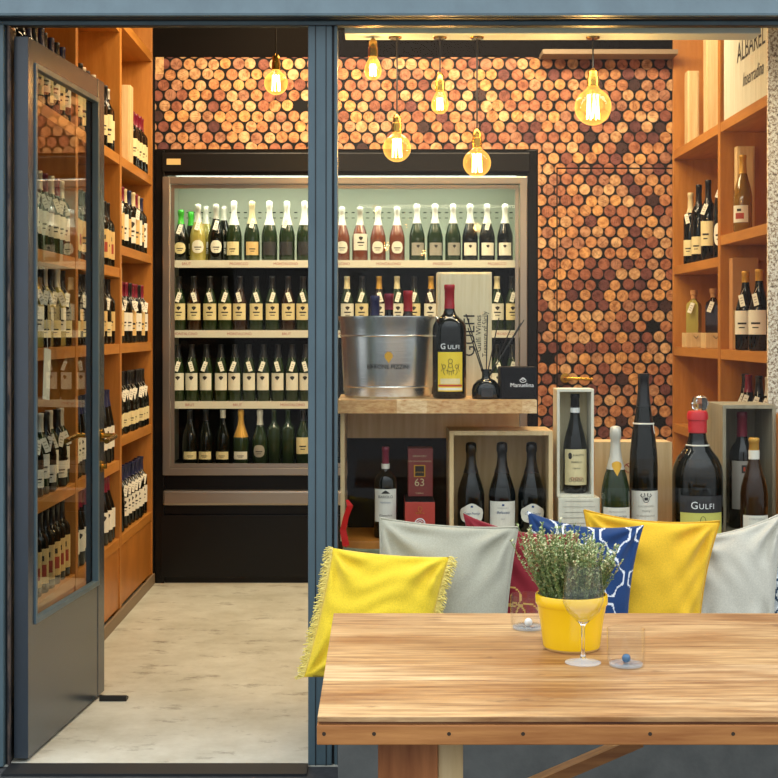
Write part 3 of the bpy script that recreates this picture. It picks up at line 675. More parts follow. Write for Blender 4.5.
chg = dict(d='gold foiled sparkling bottle, golden label', kind='champagne', body='bg_green', cap='cap_cream', lab='square', labmat='paper_tan', tagm=1, capz=.62, sz=1.05)
chd = dict(d='white foiled sparkling bottle, dark label', kind='champagne', body='bg_green', cap='cap_white', lab='square', labmat='paper_dark', capz=.60, sz=1.05)
fridge_row([181, 198, 216, 234, 252, 269.5, 287, 304.5], SZ[0], Yf, 'fridge top shelf, left door', [prs, pal, drk, chc, chg, chd, dict(chd, tagm=1), chd][:8], 'top shelf of the fridge, left door')
for px, sp, dd in ((191, dict(prs), 'green capped bottle half hidden behind the front row, top left of the fridge'), (206, dict(pal), 'silver foiled pale bottle half hidden behind the front row of the fridge'), (224, dict(drk), 'dark bottle half hidden behind the blue labelled one in the fridge')):
    sp.pop('d'); sp['tagm'] = 0; Yi = Yf + .12; bottle((WX(px, Yi), Yi, SZ[0] + .0006), dd, group='second row on the top fridge shelf', **sp)
pk = dict(d='white foiled rose bottle, oval label', kind='champagne', body='bg_pink', cap='cap_white', lab='oval', labmat='paper', capz=.66, sz=.95)
pk2 = dict(d='silver foiled rose bottle, square label', kind='champagne', body='bg_pink', cap='cap_silver', lab='rect', labmat='paper', capz=.66, sz=.95, marks='crest')
wh = dict(d='white foiled dark bottle, square label', kind='champagne', body='bg_dark', cap='cap_white', lab='square', labmat='paper', capz=.66, sz=1.0, marks='heart')
gt = dict(d='green sparkling bottle, grey label', kind='champagne', body='bg_green', cap='cap_white', lab='square', labmat='ink_grey', capz=.66, sz=1.0, marks='heart')
fridge_row([342, 360, 378, 397, 417, 435, 453, 470, 487, 505], SZ[0], Yf, 'fridge top shelf, right door', [pk, pk2, pk, dict(pk, d='pink sparkling bottle, oval label'), gt, gt, gt, wh, dict(wh, tagm=1, d='dark sparkling bottle, square label, tag'), wh], 'top shelf of the fridge, right door')
r2 = dict(d='green wine bottle, cream crest label', kind='burgundy', body='bg_green', cap='cap_black', lab='rect', labmat='paper_cream', tagm=1, marks='crest')
r2b = dict(r2, body='bg_brown', d='brown wine bottle, cream crest label', tagm=-1)
fridge_row([179, 194, 210, 225, 240, 256, 272, 288, 303], SZ[1], Yf, 'fridge second shelf, left door', [r2, r2b, dict(r2, tagm=-1)], 'second shelf of the fridge, left door')
fridge_row([347, 362, 379, 397, 414, 431, 497, 512], SZ[1], Yf, 'fridge second shelf, right door', [dict(r2, labmat='paper', cap='cap_cream', d='cream capped green bottle, white label'), r2, dict(r2b, labmat='paper', cap='cap_gold', d='gold foiled brown bottle, white label')], 'second shelf of the fridge, right door')
r3 = dict(d='tall green bottle, white heart label', kind='flute', sz=.86, body='bg_green', cap='cap_black', lab='rect', labmat='paper', tagm=1, marks='heart')
fridge_row([178, 192, 206.5, 221, 235, 249, 263.5, 278, 292, 306], SZ[2], Yf, 'fridge third shelf, left door', [r3, dict(r3, tagm=-1)], 'third shelf of the fridge, left door')
fridge_row([350, 366, 383, 400, 416, 497, 512], SZ[2], Yf, 'fridge third shelf, right door', [r3, dict(r3, tagm=-1)], 'third shelf of the fridge, right door')
r4 = dict(d='dark bottle, narrow cream label', kind='burgundy', body='bg_dark', cap='cap_black', lab='band', labmat='paper_cream', capz=.80)
r4g = dict(d='green bottle, long gold foil', kind='champagne', body='bg_green', cap='cap_gold', lab='band', labmat='paper', capz=.50, sz=.95)
r4w = dict(d='silver foiled green bottle, grey label', kind='champagne', body='bg_green', cap='cap_silver', lab='oval', labmat='ink_grey', capz=.72, sz=.95)
r4c = dict(d='green bottle without label', kind='bordeaux', body='bg_green', cap=None, lab=None)
fridge_row([190, 206, 223, 241, 260, 274, 288, 303], DK, Yf, 'fridge bottom deck, left door', [r4, r4, dict(r4, cap='cap_silver', capz=.85, d='dark bottle with silver top'), r4g, r4w, r4c, r4c, dict(r4, lab='rect', body='bg_green', d='green bottle, cream emblem label')], 'bottom deck of the fridge, left door')

# ================================================================== LAMPS
LY = .40
mb = MB(); z0 = WZ(37, LY); mb.box(WX(345, LY), WX(757, LY), LY - .055, LY + .055, z0, z0 + .06, bev=.004)
rail = thing('lamp_rail', 'long pale grey rail above the window display carrying the hanging bulbs', 'lamp rail', ((WX(345, LY) + WX(757, LY)) / 2, LY, z0))
build(mb, 'rail_body', 'rail', rail)
mb = MB()
for px in (395, 440, 477, 593): mb.lathe([(.001, -.006), (.022, -.006), (.024, 0), (.001, 0)], 16, 0, (WX(px, LY), LY, z0 - .0003))
build(mb, 'ceiling_cup', 'brass', rail, True)
for x in (WX(380, LY), WX(720, LY)):
    mb = MB(); mb.tube([(x, LY, z0 + .0605), (x, LY, 3.298)], .004, 8); build(mb, 'hanger_rod', 'black', rail)
def pendant(px, cy, Y, r, shape, label, ztop, py_sock, power):
    x = WX(px, Y); zc = WZ(cy, Y); zs = WZ(py_sock, Y)   # zs: top of socket
    t = thing('pendant_lamp', label, 'lamp', (x, Y, zc - r * 1.2), group=None)
    if shape == 'globe':
        nk = r * .30; prof = [(.001, zc - r)] + [(r * math.sin(a), zc - r * math.cos(a)) for a in [PI * k / 16 for k in range(1, 14)]]
        zn = zc + r * 1.12; prof += [(nk * 1.15, zc + r * 1.0), (nk, zn)]
    else:
        nk = r * .42; zn = zc + r * 1.5
        prof = [(.001, zc - r * 1.15), (r * .45, zc - r * 1.08), (r * .85, zc - r * .7), (r, zc - r * .1), (r * .92, zc + r * .4), (r * .7, zc + r * .9), (nk * 1.1, zc + r * 1.35), (nk, zn)]
    mb = MB(); mb.lathe([(a, b) for a, b in prof], 24, 0, (x, Y, 0)); bulb = build(mb, 'bulb', 'bulb_glass', t, 80); bulb['label'] = 'amber glass bulb'
    sr = max(nk * 1.15, .017)
    mb = MB(); mb.lathe([(.001, zn - .001), (sr, zn - .001), (sr, zn + .03), (sr * .85, zn + .032), (sr * .85, zn + .05), (.006, zn + .062), (.001, zn + .062)], 18, 0, (x, Y, 0)); build(mb, 'socket', 'brass', t, True)
    mb = MB(); mb.tube([(x, Y, zn + .061), (x, Y, ztop)], .0028, 6); build(mb, 'cord', 'cord_black', t)
    mb = MB(); q = r * .34; hh = r * .66
    for k in range(7):
        a = 2 * PI * k / 7; mb.tube([(x + q * math.cos(a), Y + q * math.sin(a), zc - hh), (x + q * .8 * math.cos(a + .3), Y + q * .8 * math.sin(a + .3), zc + hh)], .0024, 5)
    build(mb, 'filament', 'filament', bulb)['label'] = 'glowing orange filament'
    mb = MB(); mb.tube([(x, Y, zc - hh * .8), (x, Y, zn)], .0018, 5); build(mb, 'filament_stem', 'brass', t)
    l = bpy.data.lights.new('bulb_light', 'POINT'); l.energy = power; l.color = (1, .72, .36); l.shadow_soft_size = r * .45
    lo = bpy.data.objects.new('bulb_light', l); C.objects.link(lo); lo.parent = t; lo.location = (0, 0, r * 1.2)
PW = 7
pendant(373, 70, LY, .030, 'pear', 'pear shaped filament bulb hanging highest and farthest left in the window', z0 - .0005, 45, PW)
pendant(397, 148, LY, .0475, 'globe', 'round filament bulb hanging left, lower than the pear bulb beside it', z0 - .007, 118, PW)
pendant(440, 104, LY, .030, 'pear', 'pear shaped filament bulb hanging between the two round bulbs', z0 - .007, 80, PW)
pendant(477, 163, LY, .0475, 'globe', 'round filament bulb hanging lowest, in front of the fridge top', z0 - .007, 137, PW)
pendant(593, 107, LY, .0625, 'globe', 'largest round amber filament bulb, hanging alone before the cork wall', z0 - .007, 70, PW * 1.4)
pendant(276, 83, 1.2, .047, 'globe', 'round filament bulb seen through the doorway above the fridge', 3.299, 57, PW)

# ================================================================== WINDOW DISPLAY
LZ = .675
mb = MB(); mb.box(PR + .03, 1.95, .165, .64, LZ - .05, LZ, bev=.002); mb.box(PR + .03, 1.95, .60, .64, 0, LZ - .0505); struct(build(mb, 'trim_6', 'oak_panel'), 'wooden display ledge inside the window')
# butcher block shelf
SY = .12; SZT = WZ(400, SY); x0, x1 = WX(338, SY), WX(537, SY)
t = thing('display_shelf', 'thick butcher block shelf in the window carrying the steel bucket', 'shelf', ((x0 + x1) / 2, .33, LZ))
mb = MB(); k = x0; cols = ['e2bd84', 'd8ac72', 'e8c794', 'ddb47c', 'd0a468']; i = 0
for row_ in range(6):
    k = x0; ya = SY + row_ * .07
    while k < x1 - .001:
        wd = min(.075 + random.random() * .05, x1 - k); wd = x1 - k if x1 - k - wd < .03 else wd
        mb.box(k, k + wd, ya, ya + .07, SZT - .043, SZT, 0, col=lin(random.choice(cols))); k += wd
build(mb, 'shelf_top', 'block_wood', t)
mb = MB(); mb.box(WX(340.5, SY + .05), WX(344.5, SY + .05), SY + .05, SY + .40, LZ + .0006, SZT - .0435); build(mb, 'side_support', 'pine', t)
mb = MB(); mb.box(WX(340.5, SY + .05) + .015, x1 - .02, .50, .52, SZT - .15, SZT - .0435); build(mb, 'back_rail', 'pine', t)
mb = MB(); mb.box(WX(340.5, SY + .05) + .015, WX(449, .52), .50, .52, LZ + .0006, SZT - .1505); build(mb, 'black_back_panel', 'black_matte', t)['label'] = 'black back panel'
# ice bucket
by = .345; bx = WX(388, by); bz = SZT + .0006; br = .166
t = thing('ice_bucket', 'large polished steel wine bucket lettered BARONE PIZZINI on the butcher block shelf', 'bucket', (bx, by, bz))
bh = WZ(316, by - .16) - bz
prof = [(.001, .0), (br * .85, .0), (br * .88, .006), (br * .89, bh * .12), (br * .90, bh * .14), (br * .95, bh * .72), (br * .955, bh * .735), (br * .985, bh * .93), (br * 1.03, bh * .985), (br * 1.03, bh), (br * .99, bh), (br * .96, bh * .93), (br * .80, .012), (.001, .012)]
mb = MB(); mb.lathe(prof, 48, 0, (bx, by, bz)); build(mb, 'bucket_body', 'steel', t, 35)
mb = MB()
for f_, rr_ in ((.76, .962), (.135, .902)): mb.lathe([(br * rr_, bh * f_ - .003), (br * rr_ + .0022, bh * f_), (br * rr_, bh * f_ + .003)], 48, 0, (bx, by, bz))
build(mb, 'hoop', 'steel', t, True)
mb = MB(); r_ = br * .93
text_wrap(mb, 'BARONE PIZZINI', .020, r_ + .007, bh * .36, th0=.0, sx=.95)
mb.v = [(v[0] + bx, v[1] + by, v[2] + bz) for v in mb.v]; build(mb, 'lettering', 'ink', t)['label'] = 'black engraved lettering'
mb = MB(); patch(mb, r_ + .006, -.012, .014, lambda t_: bh * .50 - .0 - .018 * (1 - abs(t_)), lambda t_: bh * .50 + .018 * (1 - t_ * t_ * .5), 0, 8)
mb.v = [(v[0] + bx, v[1] + by, v[2] + bz) for v in mb.v]; build(mb, 'crest', 'gold', t)
mb = MB(); mb.tube([(bx + br * 1.0, by - .03, bz + bh * .95), (bx + br * 1.14, by - .03, bz + bh * .99), (bx + br * 1.16, by, bz + bh * .99), (bx + br * 1.14, by + .03, bz + bh * .99), (bx + br * 1.0, by + .03, bz + bh * .95)], .006, 8); build(mb, 'handle', 'steel', t, True)
zb = bz + .014
bottle((WX(375, .31), .31, zb), 'black capped bottle standing in the steel bucket, leftmost', 'bordeaux', 'bg_dark', 'cap_blue', .80, 'rect', 'paper', 0, 1, WZ(294, .31) / 1 * 0 + (WZ(296, .31) - zb) / .3)
bottle((WX(389, .37), .37, zb), 'dark red capped bottle with white collar in the middle of the steel bucket', 'bordeaux', 'bg_dark', 'cap_wine', .84, 'tall', 'paper', 0, 1, (WZ(294, .37) - zb) / .3)
bottle((WX(408, .33), .33, zb), 'bright wine red capped bottle in the steel bucket, rightmost', 'bordeaux', 'bg_brown', 'cap_red', .80, 'tall', 'paper', 0, 1, (WZ(291, .33) - zb) / .3)
# GULFI magnum on the shelf
def gulfi_art(mb, r, z0, hh, W, mi):
    """line drawing of generic seated figures on the label"""
    def to(x, y): a = x / r; return (r * math.sin(a), -r * math.cos(a), z0 + y)
    def st(pts, w_=.0016): stroke(mb, [(x * W, y * hh) for x, y in pts], w_, to, mi)
    st(arc(0, .72, .17, .10, 0, 2 * PI, 12)); st([(-.12, .62), (-.2, .4), (-.25, .2)]); st([(.12, .62), (.2, .42), (.25, .2)])
    st(arc(-.5, .5, .13, .08, 0, 2 * PI, 10)); st(arc(.5, .5, .13, .08, 0, 2 * PI, 10))
    st([(-.5, .42), (-.55, .25), (-.4, .15)]); st([(.5, .42), (.55, .25), (.4, .15)]); st([(-.7, .62), (-.6, .4), (-.75, .3)]); st([(.72, .62), (.62, .42), (.75, .3)])
    st([(-.15, .5), (0, .44), (.15, .5)]); st([(-.1, .3), (-.1, .14)]); st([(.1, .3), (.1, .14)]); st([(-.35, .35), (0, .3), (.35, .35)])
my = .235; mx_ = WX(449.5, my); mh = WZ(285, my) - SZT; sr = (WX(466.5, my) - WX(432.5, my)) / 2 / .037
t = bottle((mx_, my, SZT + .0006), 'GULFI magnum with dark red capsule and yellow picture label on the butcher block shelf', 'magnum', 'bg_dark', 'cap_red', .79, None, 'paper', 0, sr, mh / .3, '')
r_ = .037 * sr + .0008; za, zb_ = WZ(391, my) - SZT, WZ(352, my) - SZT
mb = MB(); patch(mb, r_, -.044, .044, za, zb_, 0); patch(mb, r_ + .0005, -.042, .042, za + .004, za + .012, 1)
patch(mb, r_ + .0005, -.042, .042, za + .016, za + .022, 2); patch(mb, r_ + .0009, -.034, .034, za + .024, za + .042, 3); gulfi_art(mb, r_ + .0014, za + .042, .078, .042, 4)
build(mb, 'label', ['paper_yellow', 'paper', 'cap_orange', 'paper_cream', 'ink'], t, local=True)
mb = MB(); text_wrap(mb, 'G', .026, r_, zb_ + .010, 0, -.43); text_wrap(mb, 'ULFI', .019, r_, zb_ + .010, 0, .20); build(mb, 'lettering', 'white_ink', t, local=True)['label'] = 'white printed brand lettering'
# tall wooden box
ty = .40; a, b = WX(437.5, ty), WX(492, ty); zt = WZ(272, ty)
t = thing('wooden_box', 'tall pale GULFI wooden bottle box standing behind the magnum and reed diffuser', 'box', ((a + b) / 2, ty, SZT))
mb = MB(); mb.box(a, b, ty + .009, ty + .125, SZT + .0006, zt, bev=.002); build(mb, 'box_body', 'pine_pale', t)
mb = MB(); mb.box(a + .01, b - .01, ty, ty + .0085, SZT + .0006, zt - .006, bev=.001); build(mb, 'sliding_lid', 'pine_pale', t)
mb = MB(); Y = ty - .0006
text_plane(mb, 'GULFI', .055, (WX(474.5, Y), Y, WZ(357, Y)), (0, 0, 1), (-1, 0, 0), 0, 'LEFT')
text_plane(mb, 'Gulfi Wines', .026, (WX(481, Y), Y, WZ(352, Y)), (0, 0, 1), (-1, 0, 0), 0, 'LEFT')
text_plane(mb, 'Treasure of Sicily', .026, (WX(487.5, Y), Y, WZ(357, Y)), (0, 0, 1), (-1, 0, 0), 0, 'LEFT', sx=.85)
build(mb, 'lettering', 'ink', t)['label'] = 'black printed lettering running upwards'
# reed diffuser
dy_ = .20; dx_ = WX(486, dy_); dz = SZT + .0006; sc_ = S(dy_)
t = thing('reed_diffuser', 'black glass reed diffuser with black sticks beside the magnum', 'diffuser', (dx_, dy_, dz))
mb = MB(); r0 = 14.3 / sc_; mb.lathe([(.001, 0), (r0 * .96, 0), (r0, .004), (r0, .03), (r0 * .92, .044), (r0 * .62, .06), (r0 * .32, .066), (r0 * .28, .072), (r0 * .28, .088), (r0 * .36, .089), (r0 * .36, .096), (r0 * .2, .096), (r0 * .2, .05), (.001, .05)], 24, 0, (dx_, dy_, dz)); build(mb, 'bottle_body', 'bg_dark', t, 50)
mb = MB(); mb.box(-.018, .018, -r0 - .0022, -r0 + .004, .008, .032); mb.v = [(v[0] + dx_, v[1] + dy_, v[2] + dz) for v in mb.v]; build(mb, 'label', 'paper_dark', t)
for px, py in ((466, 314), (468, 328), (487.5, 315), (499, 318), (514, 322), (521, 323), (524, 320)):
    mb = MB(); y_ = dy_ + random.uniform(-.02, .03); mb.tube([(dx_ + random.uniform(-.003, .003), dy_, dz + .055), P(px, py, y_)], .0019, 6); build(mb, 'reed_stick', 'black', t)
# black gift box
by2 = .17; a, b = WX(500.5, by2), WX(537, by2); zt = WZ(367, by2)
t = thing('gift_box', 'small black gift box with silver logo at the right end of the butcher block shelf', 'box', ((a + b) / 2, by2, SZT))
mb = MB(); mb.box(a, b, by2, by2 + .11, SZT + .0006, zt, bev=.004); build(mb, 'box_body', 'black_matte', t)
mb = MB(); Y = by2 - .0006; text_plane(mb, 'Manuelina', .019, (WX(522, Y), Y, WZ(387, Y)), (1, 0, 0), (0, 0, 1))
stroke(mb, arc(WX(523, Y), WZ(380.5, Y), .010, .006, 0, 2 * PI, 14), .0018, lambda x, y: (x, Y, y)); stroke(mb, arc(WX(523, Y), WZ(379, Y), .005, .004, 0, 2 * PI, 10), .0018, lambda x, y: (x, Y, y))
build(mb, 'logo', 'white_ink', t)

# --- lower ledge, left to right
ZL = LZ + .0006
def show(px, Y, ptop, label, kind, body, cap, capz, wpx, **k):
    h0 = PROF[kind][-1][1]; r0 = PROF[kind][3][0]; base = k.pop('base', ZL)
    return bottle((WX(px, Y), Y, base), label, kind, body, cap, capz, k.pop('lab', None), k.pop('labmat', 'paper'), 0, wpx / 2 / S(Y) / r0, (WZ(ptop, Y) - base) / h0, k.pop('marks', ''), **k), wpx / 2 / S(Y) + .0008
def curved_label(t, r, z0, z1, W, mats, texts=(), extra=None, shape='r', name='label'):
    mb = MB(); W = max(W, r * (1.12 if shape == 'r' else 1.0)) if W < .06 else .078
    if shape == 'r': patch(mb, r, -W, W, z0, z1, 0)
    else:
        zc = (z0 + z1) / 2; hh = (z1 - z0) / 2
        patch(mb, r, -W, W, lambda s: zc - hh * (1 - abs(s) ** 4) ** .5, lambda s: zc + hh * (.8 + .2 * math.cos(s * 4)) * (1 - abs(s) ** 4) ** .5, 0, 20)
    for body, size, z, mi, *o in texts: text_wrap(mb, body, size, r + .0008, z, mi, shear=o[0] if o else 0, sx=o[1] if len(o) > 1 else 1)
    if extra: extra(mb, r + .0008)
    return build(mb, name, mats, t, local=True)
# ribbon
mb = MB(); Yr = .10; pts = [P(347, 500, Yr), P(350, 506, Yr), P(346, 517, Yr), P(343, 530, Yr), P(346, 546, Yr)]
for q in (0, .004):
    pass
vs = []; wv = [.004, .010, .009, .010, .011]
for p, w_ in zip(pts, wv): vs += [(p.x - w_, p.y, p.z), (p.x + w_, p.y + .008, p.z), (p.x + w_, p.y + .010, p.z), (p.x - w_, p.y + .002, p.z)]
fs = []
for i in range(4):
    for k in range(4): fs.append((4 * i + k, 4 * i + (k + 1) % 4, 4 * i + 4 + (k + 1) % 4, 4 * i + 4 + k))
fs += [(3, 2, 1, 0), (16, 17, 18, 19)]
mb.add(vs, fs); mb.tube([pts[-1], (pts[-1].x, Yr, .632)], .004, 6)
tag(build(mb, 'ribbon', 'ribbon_red', at=tuple(pts[-1])), 'red satin ribbon hanging beside the post at the left of the window', 'ribbon')
t, r_ = show(385.5, .26, 447, 'dark wine bottle with wine red capsule and white label, left on the lower ledge', 'magnum', 'bg_dark', 'cap_wine', .79, 23)
h = WZ(447, .26) - ZL; zz = lambda py: WZ(py, .26) - ZL
curved_label(t, r_, zz(520.5), zz(488), .036, ['paper', 'ink', 'ink_blue'], (('BAROLO', .013, zz(497), 1), ('Monfalletto', .008, zz(502), 2), ('Gramolere', .010, zz(515), 1, .3)),
             lambda m_, r: patch(m_, r, -.014, .014, lambda s: zz(492.5), lambda s: zz(492) + .010 * (1 - abs(s)), 1, 6))
mb = MB(); rr_ = .0108 * (23 / 2 / S(.26) / .037) + .002; mb.lathe([(rr_, zz(469)), (rr_ + .001, zz(463.5))], 16); build(mb, 'neck_band', 'paper', t, True, local=True)
# red boxes
Yb = .20; a, b = WX(405, Yb), WX(435, Yb)
t = thing('red_box', 'bright red box with white round emblem on the lower ledge', 'box', ((a + b) / 2, Yb, LZ))
mb = MB(); zt = WZ(502, Yb); mb.box(a, b, Yb, Yb + .22, ZL, zt, bev=.002); build(mb, 'box_body', 'red_card', t)
mb = MB(); mb.box(a + .001, b - .001, Yb + .001, Yb + .219, zt, zt + .0025); build(mb, 'box_top', 'black_matte', t)['label'] = 'black top'
mb = MB(); Y = Yb - .0006; f_ = lambda x, y: (x, Y, y)
stroke(mb, arc(WX(420, Y), WZ(523.5, Y), .016, .016, 0, 2 * PI, 20), .003, f_)
for k in range(5): a_ = PI / 2 + k * 2 * PI / 5; stroke(mb, arc(WX(420, Y) + .007 * math.cos(a_), WZ(523.5, Y) + .007 * math.sin(a_), .0045, .0045, 0, 2 * PI, 8), .0018, f_)
build(mb, 'emblem', 'white_ink', t)
mb = MB(); stroke(mb, arc(WX(420, Y), WZ(509, Y), .006, .008, 0, 2 * PI, 10), .0015, f_); text_plane(mb, 'RISERVA', .008, (WX(420, Y), Y, WZ(514, Y)), (1, 0, 0), (0, 0, 1)); build(mb, 'gold_print', 'gold', t)
Yb = .33; a, b = WX(408, Yb), WX(433, Yb)
t = thing('red_box', 'dark red carton numbered 63 standing on the bright red box', 'box', ((a + b) / 2, Yb, zt))
z0_ = zt + .0032; zt2 = WZ(448.5, Yb); mb = MB(); mb.box(a, b, Yb, Yb + .08, z0_, zt2, bev=.002); build(mb, 'box_body', 'red_dark_card', t)
Y = Yb - .0006; mb = MB(); xc = (a + b) / 2 - .003
text_plane(mb, '63', .036, (xc, Y, WZ(486, Y)), (1, 0, 0), (0, 0, 1)); text_plane(mb, 'GRAN CRU', .009, (xc, Y, WZ(457, Y)), (1, 0, 0), (0, 0, 1)); text_plane(mb, 'CIOCCOLATO FONDENTE', .0066, (xc, Y, WZ(462, Y)), (1, 0, 0), (0, 0, 1)); text_plane(mb, 'TORINO', .007, (xc, Y, WZ(494, Y)), (1, 0, 0), (0, 0, 1))
build(mb, 'lettering', 'paper_cream', t)['label'] = 'cream printed lettering'
mb = MB(); mb.box(xc - .019, xc + .019, Y - .0006, Y, WZ(477, Y), WZ(465, Y)); mb.box(xc - .015, xc + .015, Y - .0012, Y - .0006, WZ(476, Y), WZ(466, Y), 1); text_plane(mb, 'DOMORI', .007, (xc, Y - .0014, WZ(473, Y)), (1, 0, 0), (0, 0, 1), 0); build(mb, 'plaque', ['gold', 'ink'], t)
# open crate with three bottles
def open_box(x0, x1, y0, y1, z0, z1, th, m, label, name='wooden_crate', cat='crate', mi=None):
    t = thing(name, label, cat, ((x0 + x1) / 2, (y0 + y1) / 2, z0))
    mb = MB(); mb.box(x0, x0 + th, y0, y1, z0, z1, bev=.001); build(mb, 'side_board', m, t)
    mb = MB(); mb.box(x1 - th, x1, y0, y1, z0, z1, bev=.001); build(mb, 'side_board', m, t)
    mb = MB(); mb.box(x0 + th + .0003, x1 - th - .0003, y0, y1, z0, z0 + th); build(mb, 'bottom_board', m, t)
    mb = MB(); mb.box(x0 + th + .0003, x1 - th - .0003, y0, y1, z1 - th, z1); build(mb, 'top_board', m, t)
    mb = MB(); mb.box(x0 + th + .0003, x1 - th - .0003, y1 - th, y1, z0 + th + .0003, z1 - th - .0003); build(mb, 'back_board', mi or m, t)
    return t
Yc = .21; cx0, cx1 = WX(449.5, Yc), WX(553, Yc)
open_box(cx0, cx1, Yc, Yc + .22, ZL, WZ(431, Yc), .014, 'pine', 'open wooden crate lying on its side with three sparkling bottles in the window')
cb_ = ZL + .0146; Yk = Yc + .075
for px, d_, lb in ((471, 'sparkling bottle with oval pale label, left in the open crate', 'o'), (502, 'sparkling bottle with rectangular white label, middle in the open crate', 'r'), (531.5, 'sparkling bottle with oval pale label, right in the open crate', 'o')):
    t, r_ = show(px, Yk, 442, d_, 'champagne', 'bg_dark', 'cap_black', .66, 27, base=cb_)
    zz = lambda py: WZ(py, Yk) - cb_
    if lb == 'o': curved_label(t, r_, zz(521), zz(502), .036, ['paper', 'ink_blue', 'ink_grey'], (('Cuvée Prestige', .011, zz(513), 1, .3, .85), ('FRANCIACORTA', .0055, zz(518), 2)), lambda m_, r: patch(m_, r, -.004, .004, zz(506), zz(504), 1, 2), 'o')
    else: curved_label(t, r_, zz(526), zz(500), .030, ['paper', 'ink_blue', 'ink_grey'], (('Bellavista', .012, zz(512), 1, .3), ('BRUT', .006, zz(518), 2), ('FRANCIACORTA', .005, zz(507), 2)), lambda m_, r: patch(m_, r, -.004, .004, zz(504.5), zz(502.5), 1, 2))
# upright white box and its bottle on a small box
Yw = .24; wx0, wx1 = WX(557, Yw), WX(594, Yw); wzb = WZ(497, Yw)
t = thing('wooden_box', 'small pale finger jointed box under the upright bottle box', 'box', (WX(579, Yw), Yw, LZ))
mb = MB(); mb.box(WX(558.5, Yw - .02), WX(600, Yw - .02), Yw - .02, Yw + .15, ZL, wzb - .001, bev=.002); build(mb, 'box_body', 'pine_white', t)
mb = MB()
for k in range(6): z_ = wzb - .012 - k * .018; xx = WX(563 if k % 2 else 565, Yw - .02); mb.box(xx, WX(595 if k % 2 else 593, Yw - .02), Yw - .0212, Yw - .0202, z_, z_ + .0012)
build(mb, 'finger_joints', 'ink_grey', t)
open_box(wx0, wx1, Yw, Yw + .11, wzb, WZ(389, Yw), .009, 'pine_white', 'upright narrow white wooden box framing a single red wine bottle', 'wooden_box', 'box', 'pine_pale')
wb = wzb + .0096; Yq = Yw + .05
t, r_ = show(575, Yq, 394, 'red wine bottle with illustrated white label inside the upright white box', 'burgundy', 'bg_dark', 'cap_black', .80, 23.5, base=wb)
zz = lambda py: WZ(py, Yq) - wb
def art(m_, r):
    f = lambda x, y: (r * math.sin(x / r), -r * math.cos(x / r), y)
    for k in range(7): stroke(m_, arc(-.021 + k * .007, zz(479) + .004 * (k % 2), .005, .006, 0, 2 * PI, 8), .0016, f, 2 if k % 2 else 1)
    stroke(m_, arc(-.022, zz(455), .006, .010, 0, 2 * PI, 10), .002, f, 1); patch(m_, r, -.026, -.018, zz(458), zz(452), 1, 3)
curved_label(t, r_, zz(484), zz(448.5), .033, ['paper_cream', 'ink', 'ink_red'], (('G.B. BURLOTTO', .0075, zz(455), 1), ('BAROLO', .009, zz(462), 1), ('Cannubi', .008, zz(468), 1)), art)
mb = MB(); rb_ = .0168; mb.lathe([(rb_, zz(412.5)), (rb_ + .0003, zz(407.5))], 16); build(mb, 'neck_band', 'white_ink', t, True, local=True)
# champagne, tall flute
t, r_ = show(615.5, .22, 426, 'sparkling bottle with pearl foil and gold seal between the white box and the tall bottle', 'champagne', 'bg_green', 'cap_silver', .62, 28.5)
zz = lambda py: WZ(py, .22) - ZL
curved_label(t, r_, zz(523), zz(506), .033, ['paper', 'ink', 'ink_grey'], (('FRANCIACORTA', .008, zz(511), 2), ('MONTE ROSSA', .010, zz(516), 1), ('BRUT', .006, zz(520.5), 2)))
mb = MB(); rq = .030
patch(mb, .0262, -.017, .017, lambda s: zz(466) - .030 * (1 - abs(s)), lambda s: zz(463) + .008 * (1 - s * s), 0, 10)
mb.v = [(v[0], v[1] - .002 - (zz(463) - v[2]) * .20 if v[2] < zz(463) else v[1] - .001, v[2]) for v in mb.v]; build(mb, 'neck_seal', 'gold', t, local=True)
t, r_ = show(643.5, .27, 373.5, 'very tall slender dark bottle with crest label before the cork wall', 'flute', 'bg_dark', 'cap_black', .80, 28.5)
zz = lambda py: WZ(py, .27) - ZL
def crest(m_, r):
    f = lambda x, y: (r * math.sin(x / r), -r * math.cos(x / r), y)
    zc = zz(497); stroke(m_, arc(0, zc, .010, .013, PI, 2 * PI, 8) + [(.010, zc + .008), (-.010, zc + .008), (-.010, zc)], .002, f, 1)
    for s in (-1, 1): stroke(m_, [(s * .012, zc + .004), (s * .018, zc + .010), (s * .014, zc + .016)], .003, f, 1); stroke(m_, [(s * .004, zc + .010), (s * .006, zc + .018)], .003, f, 1)
    patch(m_, r, -.006, .006, zc - .006, zc + .004, 1, 3)
curved_label(t, r_, zz(520), zz(489.5), .040, ['paper', 'ink', 'ink_grey'], (('GUSTERHOFER', .008, zz(505.5), 2), ('Riesling', .009, zz(510), 2, .3), ('ST. MAGDALENER', .008, zz(515), 2)), crest)
mb = MB(); zz0 = zz(424); rn = prad([(r * 28.5 / 2 / S(.27) / .038, z * (WZ(373.5, .27) - ZL) / .361) for r, z in PROF['flute']], zz0) + .0015
mb.lathe([(rn + .001, zz0), (rn + .0016, zz0 + .003), (rn, zz0 + .005)], 20); mb.tube([(rn * .8, -rn * .8, zz0), (rn * .82, -rn, zz0 - .02), (rn * .9, -rn, zz0 - .03)], .0012, 5); build(mb, 'neck_cord', 'paper', t, True, local=True)
